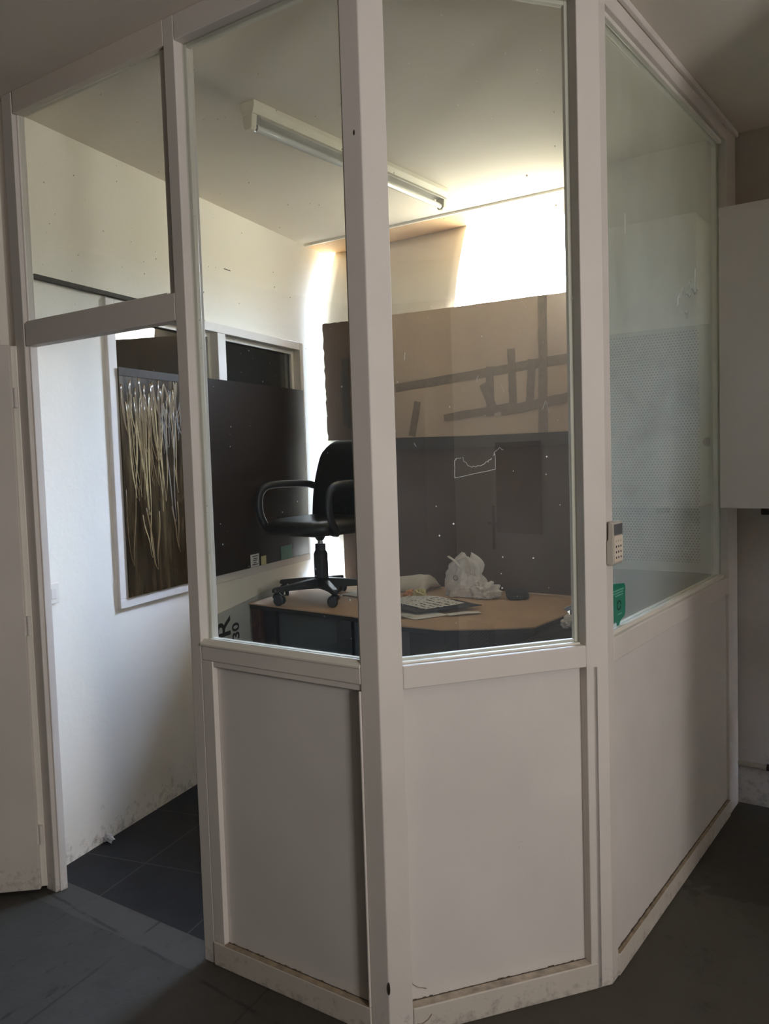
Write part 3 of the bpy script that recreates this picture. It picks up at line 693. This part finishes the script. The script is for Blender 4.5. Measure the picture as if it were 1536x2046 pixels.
# ------------------------------------------------------------------ boards in front of the window
DZ = .80
bm = bmesh.new()
nz, X0b, X1b = 24, -2.122, -1.165
prof = [(2.600, HC + .006), (2.50, 2.62), (2.440, 2.40), (2.415, 2.20), (2.412, 2.0), (2.425, 1.7), (2.45, 1.3), (2.47, .985)]
a = []
for (y, z) in prof:
    sk = (2.84 - z) * 0.02
    a.append([bm.verts.new((X0b + (X1b - X0b) * i / 4 , y + .012 * math.sin(i), z)) for i in range(5)])
for r0, r1 in zip(a, a[1:]):
    for i in range(4): bm.faces.new((r0[i], r0[i + 1], r1[i + 1], r1[i]))
o = obj('flexible_sheet', bm, M['sheet'], smooth=True, subd=2)
o.modifiers['subd'].boundary_smooth = 'PRESERVE_CORNERS'
s = o.modifiers.new('thick', 'SOLIDIFY'); s.thickness = .003; s.offset = 1
tag(o, 'white flexible sheet bowed against the window above cardboard', 'sheet')

lb = thing('fibreboard_panel', (-1.15, 2.39, DZ + .005), 0)
tag(lb, 'dark brown fibreboard panel standing at back of desk', 'board')
bm = bmesh.new()
slab(bm, [(-1.972, 2.395, DZ + .0005), (-.2805, 2.395, DZ + .0005), (-.2805, 2.385, 2.30), (-1.985, 2.385, 2.30)], (0, .008, 0))
obj('sheet', bm, M['card_dark'], lb)
B('shade_strip', M['shade_strip'], lb, [(-1.955, -.300, 2.366, 2.3845, 1.587, 1.652)])  # dark strip painted in for the shadow below the cardboard's lower edge
def ragged(x0, z0, x1, z1, n, a):
    return [(x0 + (x1 - x0) * k / n + (random.uniform(-a, a) if 0 < k < n else 0), z0 + (z1 - z0) * k / n + (random.uniform(-a, a) if 0 < k < n else 0)) for k in range(n + 1)]
cbd = thing('cardboard_sheet', (-1.2, 2.37, 1.655), 0)
tag(cbd, 'large tan cardboard sheet patched with parcel tape', 'cardboard')
bm = bmesh.new()
edge = ragged(-1.66, 1.662, -1.665, 2.368, 26, .003)[:-1] + ragged(-1.665, 2.368, -.2815, 2.351, 30, .0015)[:-1] + [(-.2815, 2.351), (-.2815, 1.640)]
slab(bm, [(x, 2.376 - .010 * (z - 1.65), z) for x, z in edge], (0, .006, 0))
obj('board', bm, M['card'], cbd)
def tape(p, q, w0, w1=None):
    w1 = w1 or w0
    bm = bmesh.new()
    d = Vector((q[0] - p[0], q[1] - p[1])).normalized(); n = Vector((-d.y, d.x))
    pts = []
    K = 10
    for k in range(K + 1):
        c = Vector(p).lerp(Vector(q), k / K); w = (w0 + (w1 - w0) * k / K) / 2
        pts.append((c + n * (w + random.uniform(-.002, .002))))
    for k in range(K, -1, -1):
        c = Vector(p).lerp(Vector(q), k / K); w = (w0 + (w1 - w0) * k / K) / 2
        pts.append((c - n * (w + random.uniform(-.002, .002))))
    tape.n += 1
    y = 2.3755 - .0007 * tape.n
    slab(bm, [(v.x, y - .010 * (v.y - 1.65), v.y) for v in pts], (0, .0006, 0))
    obj('parcel_tape', bm, M['tape'] if cbd.name == 'cardboard_sheet' else M['shade_strip'], cbd)
tape.n = 0
tape((-1.54, 1.945), (-.345, 2.030), .050)
tape((-.790, 2.100), (-.788, 1.80), .044)
tape((-.920, 2.018), (-.926, 1.755), .046)
tape((-.672, 2.035), (-.690, 1.80), .044)
tape((-.604, 2.351), (-.618, 1.65), .046, .052)
tape((-1.215, 1.758), (-.78, 1.800), .040)
tape((-.86, 1.775), (-.42, 1.835), .046)
tape((-1.385, 1.86), (-1.43, 1.665), .046)
tape((-.96, 1.93), (-.90, 1.78), .052)

dc = thing('cardboard_sheet', (-1.87, 2.37, 1.655), 0)
tag(dc, 'dark torn cardboard sheet behind the chair back', 'cardboard')
bm = bmesh.new()
edge = ragged(-2.055, 1.662, -2.062, 2.372, 30, .005)[:-1] + ragged(-2.062, 2.372, -1.675, 2.368, 16, .003)[:-1] + [(-1.675, 2.368), (-1.67, 1.655)]
slab(bm, [(x, 2.376 - .010 * (z - 1.65), z) for x, z in edge], (0, .006, 0))
obj('board', bm, M['card_dark'], dc)
tape.n = 0
cbd_, cbd = cbd, dc
tape((-1.90, 1.755), (-1.69, 1.755), .05)
tape((-1.90, 2.15), (-1.905, 1.75), .05)
cbd = cbd_

# ------------------------------------------------------------------ desk
dk = thing('desk', (-1.1, 1.9, 0), 0)
tag(dk, 'corner desk with tan top and dark legs behind the glass', 'desk')
topo = [(-1.925, 1.497), (-1.19, 1.442), (-.845, 1.352), (-.64, 1.362), (-.465, 1.470), (-.312, 1.585), (-.308, 1.94), (-.385, 2.05), (-.42, 2.48), (-2.085, 2.48)]
bm = bmesh.new(); prism(bm, topo, DZ - .006, DZ); obj('top_cover', bm, M['desk_top'], dk)
bm = bmesh.new(); prism(bm, [(x + (.004 if x < -1.2 else -.004), y + .006) for x, y in topo], DZ - .030, DZ - .0065); obj('top', bm, M['desk_edge'], dk, 0.002)
def leg(x0, x1, y0, y1):
    B('leg', M['desk_leg'], dk, [(x0, x1, y0, y1, 0, DZ - .031)], I4, 0.002)
leg(-1.848, -1.768, 1.53, 1.59)
leg(-1.335, -1.245, 1.50, 1.56)
leg(-.46, -.38, 1.66, 1.72)
bm = bmesh.new(); prism(bm, [(-.345, 1.645), (-.325, 1.645), (-.325, 1.94), (-.345, 1.94)], 0, DZ - .031); prism(bm, [(-.40, 2.05), (-.42, 2.05), (-.36, 1.94), (-.34, 1.94)], 0, DZ - .031); obj('side_panel', bm, M['desk_leg'], dk)
leg(-2.02, -1.96, 2.40, 2.46)
leg(-.50, -.44, 2.40, 2.46)
B('modesty_panel', M['desk_blue'], dk, [(-1.768, -1.335, 1.555, 1.573, .12, DZ - .031)], I4, 0.002)
B('modesty_panel', M['desk_blue'], dk, [(-1.245, -.84, 1.52, 1.538, .12, DZ - .031)], I4, 0.002)
bm = bmesh.new()
prism(bm, [(-.84, 1.40), (-.65, 1.405), (-.33, 1.625), (-.345, 1.64), (-.655, 1.425), (-.84, 1.42)], .10, DZ - .031)
obj('fascia', bm, M['desk_edge'], dk)
fc = thing('filing_cabinet', (.0, 1.70, 0), 0)
tag(fc, 'dark low filing cabinet between the desk and hazy bay', 'cabinet')
B('body', M['matte_dark'], fc, [(-.29, .315, 1.30, 2.06, .02, .75)], I4, 0.004)
B('top', M['matte_dark'], fc, [(-.295, .32, 1.285, 2.063, .75, .772)], I4, 0.003)
for z0, z1 in ((.05, .34), (.36, .685)):
    d_ = B('drawer', M['matte_dark'], fc, [(-.28, .305, 1.284, 1.299, z0, z1)], I4, 0.003)
    B('pull', M['chrome'], d_, [(-.05, .08, 1.272, 1.2835, (z0 + z1) / 2, (z0 + z1) / 2 + .012)], I4, 0.003)
# thin strip lying on the desk at the right
tag(B('wood_strip', M['card'], None, [(-.74, -.44, 2.335, 2.355, DZ + .0005, DZ + .010)], I4, 0.002), 'thin wooden strip on desk beneath the fibreboard', 'strip')

# ------------------------------------------------------------------ cartons left of the desk
ct = thing('lettered_card', FL @ Vector((1.25, -.03, 0)), 0)
tag(ct, 'flat white card with black lettering against the left wall', 'cardboard')
bm = bmesh.new()
slab(bm, [FL @ Vector(p) for p in ((1.06, -.013, .0), (1.86, -.013, .0), (1.86, -.013, .838), (1.06, -.013, .772))], FL.to_3x3() @ Vector((0, .010, 0)))
obj('board', bm, M['carton'], ct)
def letter(ch, s, z, size):
    cu = bpy.data.curves.new('lettering', 'FONT'); cu.body = ch; cu.size = size; cu.extrude = .0004; cu.align_x = 'LEFT'; cu.offset = .002
    cu.materials.append(M['ink'])
    t_ = bpy.data.objects.new('lettering', cu); me = bpy.data.meshes.new_from_object(t_); bpy.data.objects.remove(t_); o = bpy.data.objects.new('lettering', me); COL.objects.link(o)
    # reading upwards: text x -> +z, text up -> towards smaller s (left as seen from the room)
    xax = Vector((0, 0, 1)); yax = Vector((-DX, -DY, 0)); zax = xax.cross(yax)
    p = FL @ Vector((s, -.0138, z))
    W = Matrix(((xax.x, yax.x, zax.x, p.x), (xax.y, yax.y, zax.y, p.y), (xax.z, yax.z, zax.z, p.z), (0, 0, 0, 1)))
    o.parent = ct; o.matrix_parent_inverse = WM[ct].inverted(); o.matrix_basis = W
    WM[o] = W
letter('R', 1.355, .655, .178)
letter('30', 1.436, .628, .090)
tag(B('carton', M['red_carton'], None, [(-1.912, -1.852, 1.50, 1.62, 0, .768)], I4, 0.003), 'dark red carton under the desk left edge', 'carton')
tag(B('pen', M['ink'], None, [(1.69, 1.83, -.10, -.094, DZ + .0005, DZ + .0065)], FL, 0.002), 'black pen at the desk left edge beside caster', 'pen')

# ------------------------------------------------------------------ office chair standing on the desk
CX, CY = -1.640, 1.765
ch = thing('office_chair', (CX, CY, DZ), math.radians(176))
tag(ch, 'black vinyl office chair with armrests standing on the desk', 'chair')
WC = WM[ch]
def chair_part(name, bm, mat, parent=None, bevel=0, smooth=False, subd=0):
    bm.transform(WC)
    return obj(name, bm, mat, parent or ch, bevel, smooth, subd)
# five-star base
bm = bmesh.new(); lathe(bm, [(.030, .060), (.046, .066), (.046, .112), (.036, .122), (.034, .124)], 24)
chair_part('hub', bm, M['chair_pl'], smooth=False, bevel=.002)
for k in range(5):
    an = math.radians(90 + 72 * k + 57)
    R = Matrix.Rotation(an, 4, 'Z')
    bm = bmesh.new()
    secs = [(.035, .030, .064, .118), (.12, .026, .068, .110), (.22, .022, .070, .098), (.285, .020, .066, .090), (.298, .014, .068, .084)]
    rings = [[bm.verts.new(R @ Vector(p)) for p in ((x, -w, z0), (x, w, z0), (x, w * .75, z1), (x, -w * .75, z1))] for x, w, z0, z1 in secs]
    for r0, r1 in zip(rings, rings[1:]):
        for i in range(4): bm.faces.new((r0[i], r0[(i + 1) % 4], r1[(i + 1) % 4], r1[i]))
    bm.faces.new(rings[0][::-1]); bm.faces.new(rings[-1])
    lg = chair_part('base_leg', bm, M['chair_pl'], bevel=.004)
    bm = bmesh.new()
    ca = R @ Matrix.Translation((.272, 0, .0275))
    sw = Matrix.Rotation(random.uniform(0, 6), 4, 'Z')
    for sy in (-1, 1):
        lathe(bm, [(.016, .004), (.0255, .006), (.0275, .012), (.0275, .020), (.022, .024)], 18, ca @ sw @ Matrix.Translation((.012, 0, 0)) @ Matrix.Rotation(sy * math.pi / 2, 4, 'X'))
    lathe(bm, [(.020, .008), (.026, .016), (.022, .030), (.010, .038), (.006, .042)], 14, ca @ sw)
    chair_part('caster', bm, M['chair_pl'], lg)
# column
bm = bmesh.new(); lathe(bm, [(.038, .118), (.038, .245), (.031, .262), (.029, .264)], 22); lathe(bm, [(.029, .262), (.028, .300)], 22)
chair_part('column_sleeve', bm, M['chair_pl'], bevel=.002)
bm = bmesh.new(); lathe(bm, [(.014, .300), (.014, .318)], 16)
chair_part('gas_rod', bm, M['chrome'], smooth=False)
bm = bmesh.new(); lathe(bm, [(.018, .318), (.030, .338), (.033, .350)], 16); box(bm, -.10, .10, -.09, .12, .346, .362); ring_sweep(bm, [(.09, .05, .352), (.22, .06, .347), (.26, .06, .345)], .006, .006, 8)
chair_part('mechanism', bm, M['chair_pl'])
# seat: crowned cushion
bm = bmesh.new()
def rr(a, hx, hy, p=3.4):
    c, s = math.cos(a), math.sin(a)
    return hx * math.copysign(abs(c) ** (2 / p), c), hy * math.copysign(abs(s) ** (2 / p), s)
NS = 40
lay = [(.80, .356), (.95, .362), (1.0, .385), (1.0, .405), (.965, .428), (.88, .440), (.70, .438), (.45, .430), (.2, .426)]
rings = []
for f, z in lay:
    r = []
    for k in range(NS):
        x, y = rr(2 * math.pi * k / NS, .234 * f, .235 * f)
        dz = 0
        if z > .41: dz = .010 * (y / .235) ** 2 * (-1.5 if y > 0 else 1)     # waterfall front, lifted rear
        r.append(bm.verts.new((x, y + .015, z + dz)))
    rings.append(r)
for a, b in zip(rings, rings[1:]):
    for k in range(NS): bm.faces.new((a[k], a[(k + 1) % NS], b[(k + 1) % NS], b[k]))
bm.faces.new(rings[0][::-1]); bm.faces.new(rings[-1])
chair_part('seat', bm, M['chair'], smooth=True)
# backrest: tapering, rounded top, curved in plan
bm = bmesh.new()
rows = []
for k in range(23):
    t = k / 22
    z = .405 + t * .445
    hw = .235 - .055 * t
    if t > .80:
        u = (t - .80) / .20
        hw = (.235 - .055 * t) * (1 - .42 * u * u) if u < .999 else .10
    yb = -.205 - .055 * t + .03 * math.sin(t * math.pi)
    th = .038 * (1 - .35 * t) * (1 if t < .9 else (1 - (t - .9) * 4))
    r = []
    M_ = 24
    for i in range(M_):
        x, y = rr(2 * math.pi * i / M_, hw, th, 2.8)
        r.append(bm.verts.new((x, yb + y + .16 * x * x, z)))
    rows.append(r)
for a, b in zip(rows, rows[1:]):
    for k in range(24): bm.faces.new((a[k], a[(k + 1) % 24], b[(k + 1) % 24], b[k]))
bm.faces.new(rows[0][::-1]); bm.faces.new(rows[-1])
chair_part('backrest', bm, M['chair'], smooth=True)
# armrests: bent loops from the seat's side to the backrest
for sx in (-1, 1):
    pth = [(.18, .10, .372), (.236, .12, .374), (.250, .150, .395), (.253, .188, .46), (.252, .195, .53), (.250, .180, .585), (.248, .140, .612), (.246, .08, .620), (.241, -.02, .620), (.236, -.10, .618), (.228, -.165, .612), (.214, -.205, .600)]
    # smooth
    sm = []
    for i in range(len(pth) - 1):
        p0, p1, p2, p3 = [Vector(pth[max(0, min(len(pth) - 1, i + j))]) for j in (-1, 0, 1, 2)]
        for q in range(4):
            t = q / 4
            sm.append(.5 * ((2 * p1) + (p2 - p0) * t + (2 * p0 - 5 * p1 + 4 * p2 - p3) * t * t + (3 * p1 - p0 - 3 * p2 + p3) * t ** 3))
    sm.append(Vector(pth[-1]))
    bm = bmesh.new()
    ring_sweep(bm, [(sx * v.x, v.y, v.z) for v in sm], .020, .013, 12, up=Vector((1, 0, 0)), power=2.6)
    # wide side: sweep keeps the flat of the strap facing outwards
    chair_part('armrest', bm, M['chair_pl'], smooth=True)

# ------------------------------------------------------------------ litter on the desk
def crumple(center, size, seed, amp=.35, fold=3.0, sub=4, flat=.0):
    bm = bmesh.new(); bmesh.ops.create_icosphere(bm, subdivisions=sub, radius=1)
    for v in bm.verts:
        p = v.co.copy()
        n1 = noise.noise(p * fold + Vector((seed, seed * 2, 0))); n2 = abs(noise.noise(p * fold * 2.3 + Vector((0, seed, seed))))
        v.co = p * (1 + amp * n1 - amp * .8 * n2)
    zs = min(v.co.z for v in bm.verts)
    for v in bm.verts:
        z = v.co.z
        v.co = Vector((v.co.x * size[0], v.co.y * size[1], (max(z, -.55) + .55) / 1.55 * size[2])) + Vector(center)
    return bm
def drape(o3, name, bm): pass
bg = thing('plastic_bag', (-.95, 2.18, DZ), 0)
tag(bg, 'crumpled white plastic carrier bag on the desk', 'plastic bag')
bm = bmesh.new()
# upright crumpled body: a cone-like sack with folds and two handle loops
NB, rows = 40, []
for k in range(15):
    t = k / 14
    r = []
    for i in range(NB):
        a = 2 * math.pi * i / NB
        fo = 1 + .34 * noise.noise(Vector((math.cos(a) * 2.6, math.sin(a) * 2.6, t * 3.2))) + .16 * abs(noise.noise(Vector((math.cos(a) * 6, math.sin(a) * 6, t * 6)))) + .08 * math.sin(a * 9 + t * 6) * (.5 + t)
        rx = (.118 * (1 - t) ** .55 + .035 * t) * fo; ry = (.080 * (1 - t) ** .6 + .02 * t) * fo
        r.append(bm.verts.new((-1.005 + rx * math.cos(a) + .015 * t, 2.185 + ry * math.sin(a), DZ + .004 + .205 * t * (1 + .12 * math.sin(a * 3)))))
    rows.append(r)
for a, b in zip(rows, rows[1:]):
    for i in range(NB): bm.faces.new((a[i], a[(i + 1) % NB], b[(i + 1) % NB], b[i]))
bm.faces.new(rows[0][::-1]); bm.faces.new(rows[-1])
obj('sack', bm, M['bag'], bg)
bm = crumple((-.868, 2.150, DZ + .003), (.092, .060, .085), 4.2, .5, 2.6)
obj('loose_mouth', bm, M['bag'], bg)
bm = bmesh.new()
for pts in ([(-1.075, 2.108, DZ + .09), (-1.05, 2.115, DZ + .16), (-1.005, 2.13, DZ + .20), (-.95, 2.13, DZ + .215), (-.915, 2.12, DZ + .185), (-.905, 2.118, DZ + .12)], [(-1.06, 2.12, DZ + .215), (-1.02, 2.115, DZ + .195), (-.985, 2.11, DZ + .165)]):
    ring_sweep(bm, pts, .011, .003, 8)
obj('handle', bm, M['bag'], bg, smooth=True)
bm = bmesh.new()
ring_sweep(bm, [(-1.005 + .013 * math.cos(a), 2.098, DZ + .105 + .013 * math.sin(a)) for a in [2 * math.pi * k / 16 for k in range(17)]], .0035, .003, 6, up=Vector((0, 1, 0)))
obj('printed_ring', bm, M['bag_mark'], bg)
tag(obj('black_cloth', crumple((-.700, 2.20, DZ + .001), (.062, .055, .062), 9.1, .25, 2.0), M['black_cloth'], smooth=True), 'balled black cloth beside the carrier bag on desk', 'cloth')
bm = bmesh.new()
NX, NY = 30, 12
g = [[None] * (NY + 1) for _ in range(NX + 1)]
for i in range(NX + 1):
    for j in range(NY + 1):
        u, v = i / NX, j / NY
        x = -1.54 + .30 * u; y = 2.10 + .19 * v + .05 * u
        z = DZ + .004 + .095 * math.sin(math.pi * min(1, v * 1.02)) ** .6 * (.55 + .45 * u) * (1 if u < .93 else (1 - u) / .07 * .8 + .2) + .014 * noise.noise(Vector((u * 5, v * 4, 1)))
        g[i][j] = bm.verts.new((x, y, max(DZ + .003, z)))
for i in range(NX):
    for j in range(NY): bm.faces.new((g[i][j], g[i + 1][j], g[i + 1][j + 1], g[i][j + 1]))
o = obj('folded_cloth', bm, M['cloth'], smooth=True)
s = o.modifiers.new('thick', 'SOLIDIFY'); s.thickness = .003
tag(o, 'rumpled cream cloth bundle on the desk behind papers', 'cloth')
tag(obj('crumpled_paper', crumple((-1.255, 2.035, DZ + .001), (.036, .03, .034), 2.2, .5, 2.4), M['orange_paper']), 'crumpled orange paper in front of the cream cloth', 'paper')
tag(obj('crumpled_paper', crumple((-1.190, 2.03, DZ + .001), (.040, .032, .045), 6.3, .5, 2.4), M['yellow_paper']), 'crumpled pale yellow paper beside the orange one', 'paper')
def leaf(name, corners, mat, z, thick, curl, label, cat, parent=None):
    bm = bmesh.new(); n = 12
    gr = []
    c = [Vector(p) for p in corners]
    for i in range(n + 1):
        row = []
        for j in range(n + 1):
            u, v = i / n, j / n
            p = (c[0] * (1 - u) + c[1] * u) * (1 - v) + (c[3] * (1 - u) + c[2] * u) * v
            row.append(bm.verts.new((p.x, p.y, z + curl * (.5 - .5 * math.cos(u * 6.0)) + curl * .4 * v * v)))
        gr.append(row)
    for i in range(n):
        for j in range(n): bm.faces.new((gr[i][j], gr[i + 1][j], gr[i + 1][j + 1], gr[i][j + 1]))
    o = obj(name, bm, mat, parent, smooth=True)
    s = o.modifiers.new('thick', 'SOLIDIFY'); s.thickness = thick; s.offset = -1
    if parent is None: tag(o, label, cat)
    return o
leaf('magazine', [(-1.23, 1.60), (-.86, 1.48), (-.78, 1.64), (-1.12, 1.80)], M['white_paper'], DZ + .004, .002, .003, 'white printed page lying under the dark folder', 'magazine')
leaf('dark_folder', [(-1.27, 1.60), (-.90, 1.575), (-.72, 1.86), (-1.16, 1.93)], M['black_cloth'], DZ + .017, .003, .012, 'dark open folder on the desk under handwritten sheet', 'folder')
leaf('paper_sheet', [(-1.25, 1.66), (-.905, 1.635), (-.80, 1.83), (-1.17, 1.90)], M['scrawl'], DZ + .024, .0012, .016, 'white sheet of black handwriting on top of folder', 'paper')
leaf('paper_scrap', [(-.97, 1.50), (-.915, 1.48), (-.90, 1.54), (-.955, 1.56)], M['carton'], DZ + .010, .001, .003, 'small grey paper scrap on the printed page', 'paper')
leaf('paper_strip', [(-.76, 1.62), (-.66, 1.75), (-.69, 1.77), (-.80, 1.65)], M['white_paper'], DZ + .006, .001, .004, 'pale paper strip right of the dark folder', 'paper')
tag(obj('crumpled_paper', crumple((-.225, 1.76, .773), (.035, .06, .055), 3.3, .4, 2.2), M['bag']), 'grey crumpled scrap on the dark filing cabinet', 'paper')
leaf('paper_sheet', [(-1.64, 1.91), (-1.50, 1.88), (-1.42, 2.03), (-1.60, 2.07)], M['carton'], DZ + .004, .001, .003, 'blank grey sheet on the desk beneath the chair', 'paper')
# crumpled wrapper on the tiled floor
tag(obj('crumpled_wrapper', crumple((-1.690, .375, .001), (.040, .024, .030), 5.5, .6, 2.4, 3), M['clear']), 'crumpled clear wrapper on dark tiles near the doorway', 'wrapper')

# ------------------------------------------------------------------ daylight
w = bpy.data.worlds.new('overcast'); S.world = w; w.use_nodes = True
nt = w.node_tree; bgk = nt.nodes['Background']
tc = N(nt, 'ShaderNodeTexCoord'); sx = N(nt, 'ShaderNodeSeparateXYZ'); L(nt, tc.outputs['Generated'], sx.inputs[0])
SKY, GROUND = 120.0, 15.0
rw = ramp(nt, math_n(nt, 'ADD', math_n(nt, 'MULTIPLY', sx.outputs['Z'], 0.5), 0.5), [(0.565, (GROUND / SKY * 1.10, GROUND / SKY, GROUND / SKY * .80)), (0.635, (.47, .57, .74)), (0.70, (.82, 1.0, 1.38)), (0.82, (2.2, 2.75, 3.9))])
L(nt, rw.outputs[0], bgk.inputs[0]); bgk.inputs[1].default_value = SKY
def portal(name, loc, rot, sx, sy):
    l = bpy.data.lights.new(name, 'AREA'); l.shape = 'RECTANGLE'; l.size = sx; l.size_y = sy; l.energy = 1
    l.cycles.is_portal = True
    o = bpy.data.objects.new(name, l); COL.objects.link(o); o.location = loc; o.rotation_euler = rot
    return o
portal('sky_portal_booth', (-1.25, 2.73, 1.91), (-math.pi / 2, 0, 0), 1.94, 1.87)
l = bpy.data.lights.new('window_daylight', 'AREA'); l.shape = 'RECTANGLE'; l.size = ZW1 - ZW0 - .1; l.size_y = YW1 - YW0 - .1; l.energy = 92; l.color = (1.0, .955, .92)
o = bpy.data.objects.new('window_daylight', l); COL.objects.link(o); o.location = (XR + .004, (YW0 + YW1) / 2, (ZW0 + ZW1) / 2); o.rotation_euler = (0, math.pi / 2 + math.radians(13), 0)

# ------------------------------------------------------------------ camera
cam = bpy.data.cameras.new('camera'); co = bpy.data.objects.new('camera', cam); COL.objects.link(co)
r = Vector((.81674, .57511, -.0312)); u = Vector((-.0109, .0702, .9975)); f = Vector((-.5762, .8151, -.0638))
YAW, PIT, ROL = -0.6155, -0.0638, -0.0313
def axes(yaw, pit, rol):
    cy, sy, cp, sp = math.cos(yaw), math.sin(yaw), math.cos(pit), math.sin(pit)
    f = Vector((sy * cp, cy * cp, sp)); r = Vector((cy, -sy, 0)); u = r.cross(f)
    c, s = math.cos(rol), math.sin(rol)
    return r * c + u * s, u * c - r * s, f
r, u, f = axes(YAW, PIT, ROL)
co.matrix_world = Matrix(((r.x, u.x, -f.x, 1.284), (r.y, u.y, -f.y, -1.767), (r.z, u.z, -f.z, 1.55), (0, 0, 0, 1)))
cam.sensor_fit = 'VERTICAL'; cam.sensor_height = 24; cam.lens = 1714.99 * 24 / 2046; cam.clip_start = .02
S.camera = co
S.view_settings.view_transform = 'Standard'; S.view_settings.look = 'None'; S.view_settings.gamma = 1; S.view_settings.use_curve_mapping = False
S.view_settings.exposure = 0.0
S.cycles.max_bounces = 14; S.cycles.diffuse_bounces = 7; S.cycles.glossy_bounces = 5; S.cycles.transparent_max_bounces = 24
S.cycles.sample_clamp_indirect = 12
S.cycles.caustics_reflective = False; S.cycles.caustics_refractive = False
